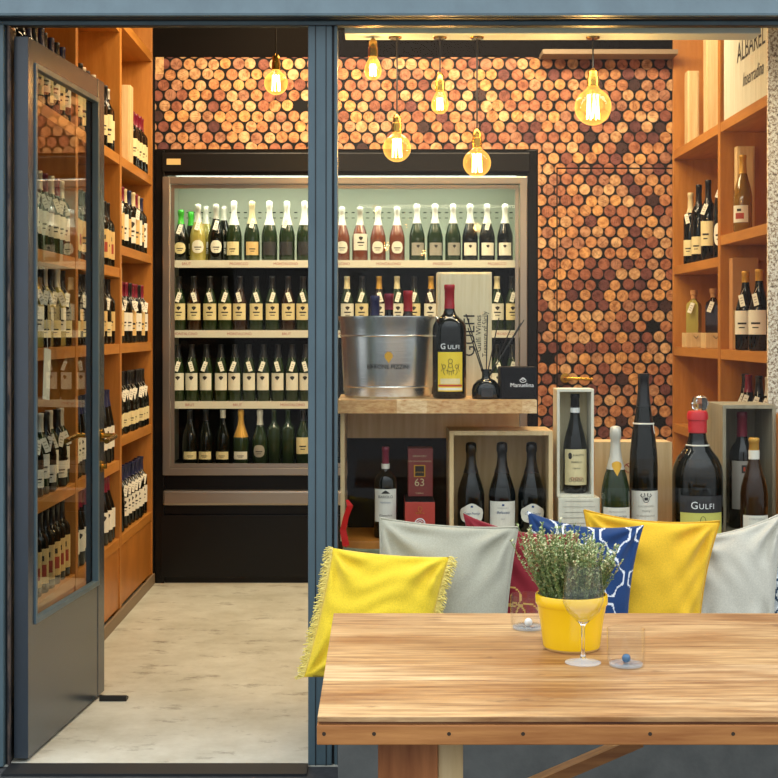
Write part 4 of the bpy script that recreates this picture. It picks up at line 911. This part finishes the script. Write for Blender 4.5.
# pine board crate behind
Yp = .44; t = thing('wooden_crate', 'closed pale pine crate standing behind the tall bottles at the cork wall', 'crate', (WX(633, Yp), Yp, LZ))
mb = MB(); a, b = WX(595, Yp), WX(672.5, Yp); zt = WZ(442, Yp); q = (b - a) / 4
for k in range(4): mb.box(a + k * q, a + (k + 1) * q - .0012, Yp, Yp + .012, ZL, zt)
mb.box(a, b, Yp + .0125, Yp + .15, ZL, zt - .002); build(mb, 'crate_body', 'pine', t)
mb = MB(); Y = Yp - .0006; f_ = lambda x, y: (x, Y, y); stroke(mb, arc(WX(630, Y), WZ(468, Y), .02, .016, 0, 2 * PI, 14), .003, f_); stroke(mb, [(WX(626, Y), WZ(464, Y)), (WX(634, Y), WZ(472, Y))], .004, f_); build(mb, 'burnt_stamp', 'ink_red', t)
# jeroboam
Yj = .27
t, r_ = show(697.5, Yj, 411, 'huge GULFI bottle with red wax top and yellow green label on the ledge', 'jeroboam', 'bg_dark', None, .8, 50.5)
zz = lambda py: WZ(py, Yj) - ZL
prof = [(r * (50.5 / 2 / S(Yj) / .083), z * (WZ(411, Yj) - ZL) / .414) for r, z in PROF['jeroboam']]
zc = zz(432); mb = MB(); mb.lathe([(prad(prof, zc) + .001, zc - .003), (prad(prof, zc) + .0035, zc)] + [(r + .0035, z + (.002 if i > 11 else 0)) for i, (r, z) in enumerate(prof) if z > zc], 24); build(mb, 'wax_seal', 'wax_red', t, True, local=True)['label'] = 'red wax seal'
def ja(m_, r): patch(m_, r - .0004, -.078, .078, zz(510), zz(493.5), 1, 12); text_wrap(m_, 'G', .034, r + .0006, zz(506), 3, -.33); text_wrap(m_, 'ULFI', .025, r + .0006, zz(506), 3, .15); gulfi_art(m_, r, zz(560), zz(509) - zz(560) + .02, .055, 4)
curved_label(t, r_, zz(560), zz(510), .064, ['paper_lime', 'paper_dark', 'ink_red', 'white_ink', 'ink'], (), ja)
zt_ = zz(445); mb = MB(); rn = prad(prof, zt_) + .001; mb.lathe([(rn + .001, zt_ - .002), (rn + .002, zt_), (rn, zt_ + .003)], 22); build(mb, 'neck_ring', 'paper', t, True, local=True)
# crystal decanter behind
Yd = .46; dxx = WX(700, Yd); t = thing('glass_decanter', 'clear crystal decanter mostly hidden behind the red waxed bottle', 'decanter', (dxx, Yd, LZ))
mb = MB(); hd = WZ(412, Yd) - ZL; mb.lathe([(.001, 0), (.032, 0), (.034, .01), (.032, hd * .45), (.026, hd * .7), (.014, hd * .85), (.014, hd * .97), (.02, hd)], 20, 0, (dxx, Yd, ZL)); build(mb, 'vessel', 'tableware', t, True)
mb = MB(); mb.lathe([(.010, hd * .93), (.012, hd + .001), (.026, hd + .012), (.030, hd + .03), (.024, hd + .05), (.010, hd + .056), (.001, hd + .056)], 8, 0, (dxx, Yd, ZL)); build(mb, 'stopper', 'solid_glass', t)['label'] = 'faceted crystal stopper'
# grey box with bottle
Yg = .31; gx0, gx1 = WX(722.5, Yg), WX(776, Yg)
open_box(gx0, gx1, Yg, Yg + .24, ZL, WZ(405, Yg), .012, 'grey_wood', 'weathered greyish open box at the right holding a wine red capped bottle')
t, r_ = show(742, Yg + .10, 412, 'wine red capped bottle with pale label inside the greyish box', 'bordeaux', 'bg_dark', 'cap_wine', .79, 25, base=ZL + .0126)
zz = lambda py: WZ(py, Yg + .10) - ZL - .0126
curved_label(t, r_, zz(508), zz(460), .034, ['ink_grey', 'ink', 'cap_orange'], (('S', .06, zz(498), 1, .3, 1.4),), lambda m_, r: (patch(m_, r, -.012, .006, zz(472), zz(464), 1, 3), patch(m_, r + .0005, -.006, .0, zz(470), zz(466), 2, 3)))
t, r_ = show(754, .225, 438, 'amber wine bottle with gold capsule in front of the greyish box', 'burgundy', 'bg_brown', 'cap_gold', .86, 27)
zz = lambda py: WZ(py, .225) - ZL
curved_label(t, r_, zz(545), zz(514), .034, ['paper', 'ink', 'ink_grey'], (('CONTERNO', .010, zz(518.5), 2),))
mb = MB(); rn = .0178; mb.lathe([(rn, zz(459.5)), (rn, zz(450))], 16); build(mb, 'neck_band', 'paper', t, True, local=True)
# crate at far right and collage pillar
gift_box(WX(781, .25), WX(800, .25), .25, .40, ZL, WZ(415, .25), 'brown wooden crate cut by the right edge beside the greyish box', 'oak_panel')
mb = MB(); mb.box(WX(768, .645), 1.62, .645, .66, 0, 2.9); struct(build(mb, 'trim_7', 'collage'), 'pillar papered with printed scraps')

# ================================================================== OUTSIDE: bench, cushions, table
SEAT = .385
t = thing('bench', 'grey concrete bench under the shop window with cushions on it', 'bench', (.9, -.25, 0))
mb = MB(); mb.box(-.105, 2.0, -.74, -.003, -.004 + .0045, SEAT - .04, bev=.004); build(mb, 'bench_body', 'concrete', t)
mb = MB(); mb.box(-.115, 2.0, -.76, -.003, SEAT - .0396, SEAT, bev=.004); build(mb, 'seat_slab', 'concrete', t)

def cushion(name, label, TL, TR, BR, BL, Yt, Yb, th, colfn, seed, group='cushions on the bench', n=56, pinch=.07, fringe=None, piping=None, wr=.006, lift=0):
    R = random.Random(seed)
    zb = VY + (H - SEAT - .012) * S(Yb); BR = (BR[0], BR[1] or zb); BL = (BL[0], BL[1] or zb)
    A, B, C_, E = P(*TL, Yt), P(*TR, Yt), P(*BR, Yb), P(*BL, Yb)
    nrm = (B - A).cross(E - A).normalized()
    if nrm.y > 0: nrm = -nrm
    ph = [(R.uniform(3, 9), R.uniform(3, 9), R.uniform(0, 6), R.uniform(.4, 1)) for _ in range(5)]
    cor = [(0, 0), (1, 0), (1, 1), (0, 1)]; cph = [R.uniform(0, 6) for _ in range(4)]
    front = []; back = []
    def pt(u, v):
        q = 1 - (2 * u - 1) ** 2; p_ = 1 - (2 * v - 1) ** 2
        uu = u + (0.5 - u) * pinch * p_ * 1.3 * abs(2 * u - 1) ** .8 * 2 * .5; vv = v + (.5 - v) * pinch * q * 1.3 * abs(2 * v - 1) ** .8
        return (A * (1 - uu) + B * uu) * (1 - vv) + (E * (1 - uu) + C_ * uu) * vv
    def thick(u, v):
        a = max(0, 1 - (2 * u - 1) ** 2); b = max(0, 1 - (2 * v - 1) ** 2); return th / 2 * (a * b) ** .42
    def wrk(u, v):
        e = 0
        for fx, fy, p0, am in ph: e += am * math.sin(fx * u + fy * v + p0 + 1.4 * math.sin(3 * u + p0) + math.sin(4.3 * v))
        e *= .28
        for (cx, cy), p0 in zip(cor, cph):
            dx, dy = u - cx, v - cy; rr = math.hypot(dx, dy); an = math.atan2(dy, dx); w_ = math.exp(-((rr - .22) / .17) ** 2)
            e += 1.5 * w_ * math.sin(an * 9 + p0 + rr * 5)
        e += .30 * math.sin(22 * (u * math.cos(cph[0]) + v * math.sin(cph[0])) + 5 * math.sin(4 * v + cph[1]) + 3 * math.sin(7 * u)) * (.4 + .6 * math.sin(5 * u + cph[2]) ** 2)
        e += .22 * math.sin(30 * (v * math.cos(cph[3]) - u * .5) + 6 * math.sin(3 * u + cph[0])) * math.sin(6 * v + cph[3]) ** 2
        m = min(u, 1 - u, v, 1 - v); return e * min(1, m * 14)
    for j in range(n + 1):
        for i in range(n + 1):
            u, v = i / n, j / n; p = pt(u, v); t_ = thick(u, v)
            front.append(p + nrm * (t_ + wr * wrk(u, v))); back.append(p - nrm * t_)
    mb = MB(); N = (n + 1); fs = []; cs = []
    for j in range(n):
        for i in range(n): a = j * N + i; fs.append((a, a + N, a + N + 1, a + 1)); cs.append(colfn((i + .5) / n, (j + .5) / n))
    bk = []
    o = N * N
    idx = {}
    for j in range(N):
        for i in range(N):
            idx[(i, j)] = j * N + i if (i in (0, n) or j in (0, n)) else None
    vs = list(front)
    for j in range(1, n):
        for i in range(1, n): idx[(i, j)] = len(vs); vs.append(back[j * N + i])
    for j in range(n):
        for i in range(n): bk.append((idx[(i, j)], idx[(i + 1, j)], idx[(i + 1, j + 1)], idx[(i, j + 1)]))
    mb.v = [tuple(v) for v in vs]; mb.f = fs + bk; mb.m = [0] * len(mb.f); mb.c = cs + [colfn(.5, .013)] * len(bk)
    base = (A + B + C_ + E) / 4; loc = (base.x, base.y, min(v[2] for v in mb.v))
    t = thing(name, label, 'cushion', loc, 0, group)
    build(mb, 'cushion_cover', 'fabric', t, 75)
    if piping:
        pts = [pt(i / n, 0) for i in range(n + 1)] + [pt(1, j / n) for j in range(1, n + 1)] + [pt(1 - i / n, 1) for i in range(1, n + 1)] + [pt(0, 1 - j / n) for j in range(1, n + 1)]
        m2 = MB(); m2.tube([p + nrm * .001 for p in pts], .0032, 6, 0, piping, False); build(m2, 'seam_edge', 'fabric', t, 75)
    if fringe:
        for side in (0, 1):
            m2 = MB(); R2 = random.Random(seed + side)
            for k in range(115):
                v = k / 114; p = pt(side, v); e = (pt(side, min(1, v + .01)) - pt(side, max(0, v - .01))); out = (A - B).normalized() * (1 if side == 0 else -1)
                for s_ in range(3):
                    L = R2.uniform(.012, .028); dd = (out + Vector((0, R2.uniform(-.5, .3), R2.uniform(-.7, .5)))).normalized()
                    q1 = p + dd * L * .5 + Vector((0, 0, R2.uniform(-.003, .003))); q2 = p + dd * L + Vector((0, 0, -.004 + R2.uniform(-.006, .006)))
                    m2.tube([p, q1, q2], [.0016, .0013, .0009], 4, 0, fringe)
            build(m2, 'fringe', 'fabric', t)['label'] = 'frayed pale yellow fringe'
    return t
yel = lin('f0cf2a'); gry = lin('b0ae9a'); gryR = lin('cbc8b8')
flat = lambda c: (lambda u, v: c)
def trellis(u, v):
    U, V = u * 3.1 + .15, v * 3.1 + .3
    best = 9
    x = (U % 1) - .5; y = (V % 1) - .5
    a, b = x + y, x - y
    f = abs(math.cos(2 * PI * x) + math.cos(2 * PI * y) + .55 * math.cos(4 * PI * x) * math.cos(4 * PI * y) - .0)
    # ogee lattice: contour of a periodic field
    g = math.cos(PI * (U + V)) * 1.0; hh = math.cos(PI * (U - V))
    k = abs(g * hh + .22 * math.cos(4 * PI * U) * math.cos(4 * PI * V) * .9 - .02)
    return lin('e8ecf0') if k < .085 else lin('0d3a70')
def floral(u, v):
    x, y = u * 5, v * 5
    r1 = math.hypot((x % 1) - .5, (y % 1) - .5)
    return lin('2c4a66') if .26 < r1 < .38 or r1 < .1 else lin('d9e2e6')
def redcol(u, v):
    for cx, cy, r in ((.42, .62, .10), (.48, .75, .13), (.40, .5, .08), (.55, .62, .11)):
        q = abs(math.hypot(u - cx, (v - cy) * 1.3) - r)
        if q < .008: return lin('c8a050')
    return lin('820c1e')
cushion('cushion', 'dark olive cushion barely showing between the post and the left grey cushion', (343, 547), (432, 541), (425, None), (345, None), -.045, -.10, .06, flat(lin('4c5238')), 2, n=30)
cushion('cushion', 'blue and white scroll patterned cushion cut off by the right edge', (764, 545), (870, 528), (872, None), (768, None), -.06, -.14, .07, floral, 5, n=70)
cushion('cushion', 'light grey linen cushion at the right, behind the plain yellow one', (690, 538), (786, 511), (772, None), (690, None), -.12, -.20, .08, flat(gryR), 31, wr=.008, piping=gryR)
cushion('cushion', 'plain golden yellow cushion between blue trellis and right grey cushion', (584, 510), (720, 521), (697, None), (592, None), -.20, -.29, .08, flat(lin('f0bf26')), 41, wr=.009, piping=lin('dca81a'), pinch=.07)
cushion('cushion', 'navy blue cushion with white trellis pattern behind the potted plant', (527, 511), (644, 525), (628, None), (527, None), -.30, -.39, .08, trellis, 51, n=120, pinch=.09, wr=.005)
cushion('cushion', 'dark red cushion with fine gold cord motif behind the plant', (463, 513), (580, 533), (572, None), (470, None), -.39, -.48, .07, redcol, 61, n=90, pinch=.09, wr=.006)
cushion('cushion', 'light grey linen cushion leaning at the left beside the yellow fringed one', (380, 518), (518, 527), (503, None), (372, None), -.485, -.575, .09, flat(gry), 71, wr=.009, piping=gry, pinch=.04)
cushion('cushion', 'bright yellow fringed cushion hanging over the left end of the bench', (333, 548), (449, 557), (420, 687), (304, 677), -.60, -.70, .09, flat(yel), 81, wr=.008, fringe=lin('f2df7c'), pinch=.03)

# table ------------------------------------------------------------------
TZ = .75; ty0, ty1, tx0, tx1 = -2.259, -1.415, -.0955, 1.90
t = thing('dining_table', 'long warm brown wooden table standing in front of the shop window', 'table', (.9, -1.85, 0))
mb = MB(); npl = 7; pw = (ty1 - ty0) / npl; tc = ['d9b684', 'd0a976', 'dcbb8c', 'd3ad79', 'cba470', 'd5b17f', 'cca676']; rt = random.Random(5)
for k in range(npl):
    mb.box(tx0, tx1, ty0 + k * pw + .0004, ty0 + (k + 1) * pw - .0004, TZ - .008, TZ, 0, bev=.0008, col=lin(tc[k]))
mb.box(tx0 + .003, tx1 - .003, ty0 + .003, ty1 - .003, TZ - .012, TZ - .008, 0, col=lin('8a5c30'))
build(mb, 'tabletop', 'table_wood', t)
mb = MB(); az0, az1 = TZ - .044, TZ - .0125
mb.box(tx0 - .001, tx1, ty0 - .001, ty0 + .024, az0, az1, bev=.002); build(mb, 'front_apron', 'apron_wood', t)
mb = MB()
for px in (324, 374, 449, 523, 650, 733):
    x = WX(px, ty0); z_ = (az0 + az1) / 2 + .002; mb.tube([(x, ty0 + .004, z_), (x, ty0 - .0014, z_)], .0032, 10)
build(mb, 'screw_head', 'soil', t)
mb = MB(); mb.box(tx0 - .001, tx1, ty1 - .024, ty1 + .001, az0, az1, bev=.002); build(mb, 'back_apron', 'apron_wood', t)
mb = MB(); mb.box(tx0, tx0 + .024, ty0 + .0245, ty1 - .0245, az0, az1); build(mb, 'side_apron', 'apron_wood', t)
mb = MB(); mb.box(tx1 - .024, tx1, ty0 + .0245, ty1 - .0245, az0, az1); build(mb, 'side_apron', 'apron_wood', t)
GZ = -.0035
for lx in (.0, 1.55):
    for yy, s in ((-2.17, 1), (-1.53, -1)):
        mb = MB(); mb.box(lx, lx + .098, min(yy, yy + .028 * s), max(yy, yy + .028 * s), GZ, TZ - .0205, bev=.002); mb.box(lx + .0985, lx + .140, min(yy + .01 * s, yy + .09 * s), max(yy + .01 * s, yy + .09 * s), GZ, TZ - .0205, 1, bev=.002)
        build(mb, 'leg', ['leg_wood', 'pine'], t)
mb = MB(); p0 = P(500, 799, -1.62); p1 = P(640, 739, -1.62); dd = (p1 - p0).normalized(); up = Vector((-dd.z, 0, dd.x)) * .011; yv = Vector((0, .02, 0))
vs = []
for p in (p0, p1): vs += [p - up - yv, p + up - yv, p + up + yv, p - up + yv]
mb.add(vs, [(0, 1, 2, 3), (7, 6, 5, 4), (0, 4, 5, 1), (1, 5, 6, 2), (2, 6, 7, 3), (3, 7, 4, 0)]); build(mb, 'brace', 'apron_wood', t)
mb = MB(); mb.box(.0405, .0975, -2.14, -1.56, .16, .22); mb.box(1.59, 1.64, -2.14, -1.56, .16, .22); build(mb, 'stretcher', 'leg_wood', t)

# pot with heather-like herb -------------------------------------------------
def tpos(px, py): dep = F * (H - TZ) / (py - VY); return ((px - VX) * dep / F, dep - D)
X, Y = tpos(571.5, 648); Sc = S(Y); t = thing('potted_herb', 'leafy green herb in a glossy yellow pot on the table', 'plant', (X, Y, TZ))
rt_, rbm = 36 / Sc, 29 / Sc; ph = .104
mb = MB(); mb.lathe([(.001, 0), (rbm * .93, 0), (rbm * .97, .004)], 40, 1, (X, Y, TZ + .0006)); mb.lathe([(rbm * .97, .004), (rbm * .99, .008), (rbm * 1.05, ph * .35), (rt_ * .95, ph * .78), (rt_ * .965, ph * .80), (rt_ * 1.0, ph * .83), (rt_, ph * .98), (rt_ * .98, ph), (rt_ * .93, ph), (rt_ * .90, ph * .95), (rt_ * .86, ph * .8)], 40, 0, (X, Y, TZ + .0006))
build(mb, 'pot', ['pot_yellow', 'terracotta'], t, 50)
mb = MB(); mb.lathe([(.001, ph * .86), (rt_ * .85, ph * .84), (rt_ * .86, ph * .80)], 24, 0, (X, Y, TZ)); build(mb, 'soil', 'soil', t, True)
mb = MB(); R = random.Random(9); greens = [lin(c) for c in ('869a5c', '95a868', 'a6b47e', '71874e', 'b4c090', '5e7542')]; tips = [lin(c) for c in ('c2c68c', 'd0ca9c', 'c0b288', 'b0bd80')]
for k in range(300):
    a = R.uniform(0, 2 * PI); r0 = rt_ * .75 * R.random() ** .5; lean = R.random() ** .8 * 1.0; a2 = a + R.uniform(-.4, .4)
    p = Vector((X + r0 * math.cos(a), Y + r0 * math.sin(a), TZ + ph * .85)); L = R.uniform(.09, .155) * (1.0 - .15 * lean); d_ = Vector((math.cos(a2) * lean * .75, math.sin(a2) * lean * .6, 1)).normalized()
    L *= 1.0 - .16 * math.cos(a2) * min(1, lean + .4)
    pts = [p.copy()]; ns = 9
    for s_ in range(ns):
        d_ = (d_ + Vector((R.uniform(-.14, .14), R.uniform(-.14, .14), .05))).normalized(); p = p + d_ * L / ns; pts.append(p.copy())
    mb.tube(pts, .0007, 3, 0, greens[3], False)
    for s_ in range(2, ns + 1):
        for q in range(5):
            f_ = R.random(); pp = pts[s_ - 1].lerp(pts[s_], f_); aa = R.uniform(0, 2 * PI); ld = (Vector((math.cos(aa), math.sin(aa), R.uniform(.2, 1.0)))).normalized(); ll = R.uniform(.005, .010); w_ = ld.cross(Vector((0, 0, 1))).normalized() * ll * .28
            c_ = R.choice(tips) if s_ > ns - 3 and R.random() < .6 else R.choice(greens)
            mb.add([pp, pp + ld * ll * .5 + w_, pp + ld * ll, pp + ld * ll * .5 - w_], [(0, 1, 2, 3)], 0, c_)
build(mb, 'foliage', 'leafy', t)
# wine glass -------------------------------------------------
X, Y = tpos(583, 663); Sc = S(Y); t = thing('wine_glass', 'stemmed wine glass standing in front of the yellow pot', 'glass', (X, Y, TZ)); z0_ = TZ + .0006
g = lambda py: WZ(py, Y) - TZ
rB = 20.5 / Sc
mb = MB(); mb.lathe([(.001, g(623)), (rB * .35, g(621)), (rB * .8, g(612)), (rB, g(602)), (rB * .98, g(590)), (rB * .86, g(565)), (rB * .84, g(565)), (rB * .96, g(590)), (rB * .98, g(602)), (rB * .77, g(611)), (rB * .3, g(619)), (.001, g(620.5))], 36, 0, (X, Y, z0_)); build(mb, 'bowl', 'tableware', t, 70)
mb = MB(); mb.lathe([(.001, 0), (18 / Sc, 0), (18 / Sc, .0012), (8 / Sc, .004), (.0055, .0085), (.001, .0085)], 28, 0, (X, Y, z0_)); build(mb, 'foot', 'glint_base', t, 70)
mb = MB(); mb.lathe([(.001, .0088), (.0055, .0088), (.0036, .016), (.003, .03), (.003, g(627)), (.006, g(624)), (rB * .34, g(621)), (.001, g(622.5))], 28, 0, (X, Y, z0_)); build(mb, 'stem', 'solid_glass', t, 70)
def tumbler(px, py, wpx, ptop, ball, label, dx):
    X, Y = tpos(px, py); Sc = S(Y); r = wpx / 2 / Sc; h = WZ(ptop, Y) - TZ
    t = thing('tumbler', label, 'glass', (X, Y, TZ)); z0_ = TZ + .0006
    mb = MB(); mb.lathe([(.001, .0), (r * .9, .0), (r * .96, .003), (r * 1.0, .02), (r, h), (r * .95, h), (r * .94, .02), (r * .88, .0075), (.001, .007)], 36, 0, (X, Y, z0_)); build(mb, 'glass_wall', 'tableware', t, 60)
    mb = MB(); mb.lathe([(.001, .0011), (r * .86, .0011), (r * .88, .005), (.001, .0065)], 30, 0, (X, Y, z0_)); build(mb, 'glass_base', 'glint_base', t, 60)
    mb = MB(); mb.ball((X + dx, Y - r * .25, z0_ + .0155), .008, 16); build(mb, 'glass_ball', ball, t, True)
tumbler(626, 666, 38, 629, 'marble_blue', 'clear tumbler with a blue glass ball in it, right of the yellow pot', -.001)
tumbler(528, 629, 35, 595, 'white_ink', 'clear tumbler with a white glass ball in it, left of the yellow pot', .0)

# paper tag hanging inside door pane
mb = MB(); X = LX + .03
mb.box(-.035, .035, -.0008, .0008, -.17, 0, mtx=Matrix.Translation((0, 0, 0)) @ Matrix.Rotation(.10, 4, 'Y')); mb.tube([(0, 0, -.003), (-.008, .0, .10)], .0012, 5)
tgt = build(mb, 'hanging_card', 'paper', dr, local=True); tgt.location = (.30, .034, 1.285); tgt['label'] = 'white paper card hanging behind the glass'

# ================================================================== LIGHTS
def area(name, loc, rot, sx, sy, e, col, spread=PI):
    l = bpy.data.lights.new(name, 'AREA'); l.shape = 'RECTANGLE'; l.size = sx; l.size_y = sy; l.energy = e; l.color = col; l.spread = spread
    o = bpy.data.objects.new(name, l); C.objects.link(o); o.location = loc; o.rotation_euler = rot; return o
area('ceiling_light_left', (-.55, 2.0, 3.25), (0, math.radians(-28), 0), .3, 2.0, 40, (1, .74, .42))
area('ceiling_light_right', (.75, 2.0, 3.25), (0, math.radians(30), 0), .3, 2.0, 32, (1, .74, .42))
area('ceiling_light_back', (.3, 2.1, 3.2), (math.radians(48), 0, 0), 2.6, .25, 58, (1, .80, .54))
area('fridge_light', ((IN0 + IN1) / 2, FY + .12, ITZ + .005), (math.radians(25), 0, 0), IN1 - IN0 - .1, .05, 5.5, (.95, 1, .84))
for zt in SZ: area('fridge_shelf_fill', ((IN0 + IN1) / 2, FY + .085, zt - .042), (math.radians(12), 0, 0), IN1 - IN0 - .1, .015, .7, (.95, 1, .85))  # added fill under each shelf, brightens the lower bottle labels
area('display_fill', (.6, .30, 2.28), (math.radians(10), 0, 0), 1.5, .1, 9, (1, .88, .68))  # unseen fill added to brighten the bottles and boxes in the window
# world: overcast street sky, darker where the opposite houses would be
wd = bpy.data.worlds.new('world'); sc.world = wd; wd.use_nodes = True; nt = wd.node_tree; bg = nt.nodes['Background']
tc_ = nt.nodes.new('ShaderNodeTexCoord'); sp_ = nt.nodes.new('ShaderNodeSeparateXYZ'); rp = nt.nodes.new('ShaderNodeValToRGB'); e = rp.color_ramp.elements
e[0].position = .0; e[0].color = (.34, .35, .36, 1); e[1].position = .75; e[1].color = (1.0, 1.06, 1.12, 1)
x = e.new(.38); x.color = (.50, .53, .56, 1); x = e.new(.52); x.color = (.85, .93, 1.0, 1)
nt.links.new(tc_.outputs['Generated'], sp_.inputs[0]); nt.links.new(sp_.outputs['Z'], rp.inputs[0]); nt.links.new(rp.outputs[0], bg.inputs[0]); bg.inputs[1].default_value = 2.35
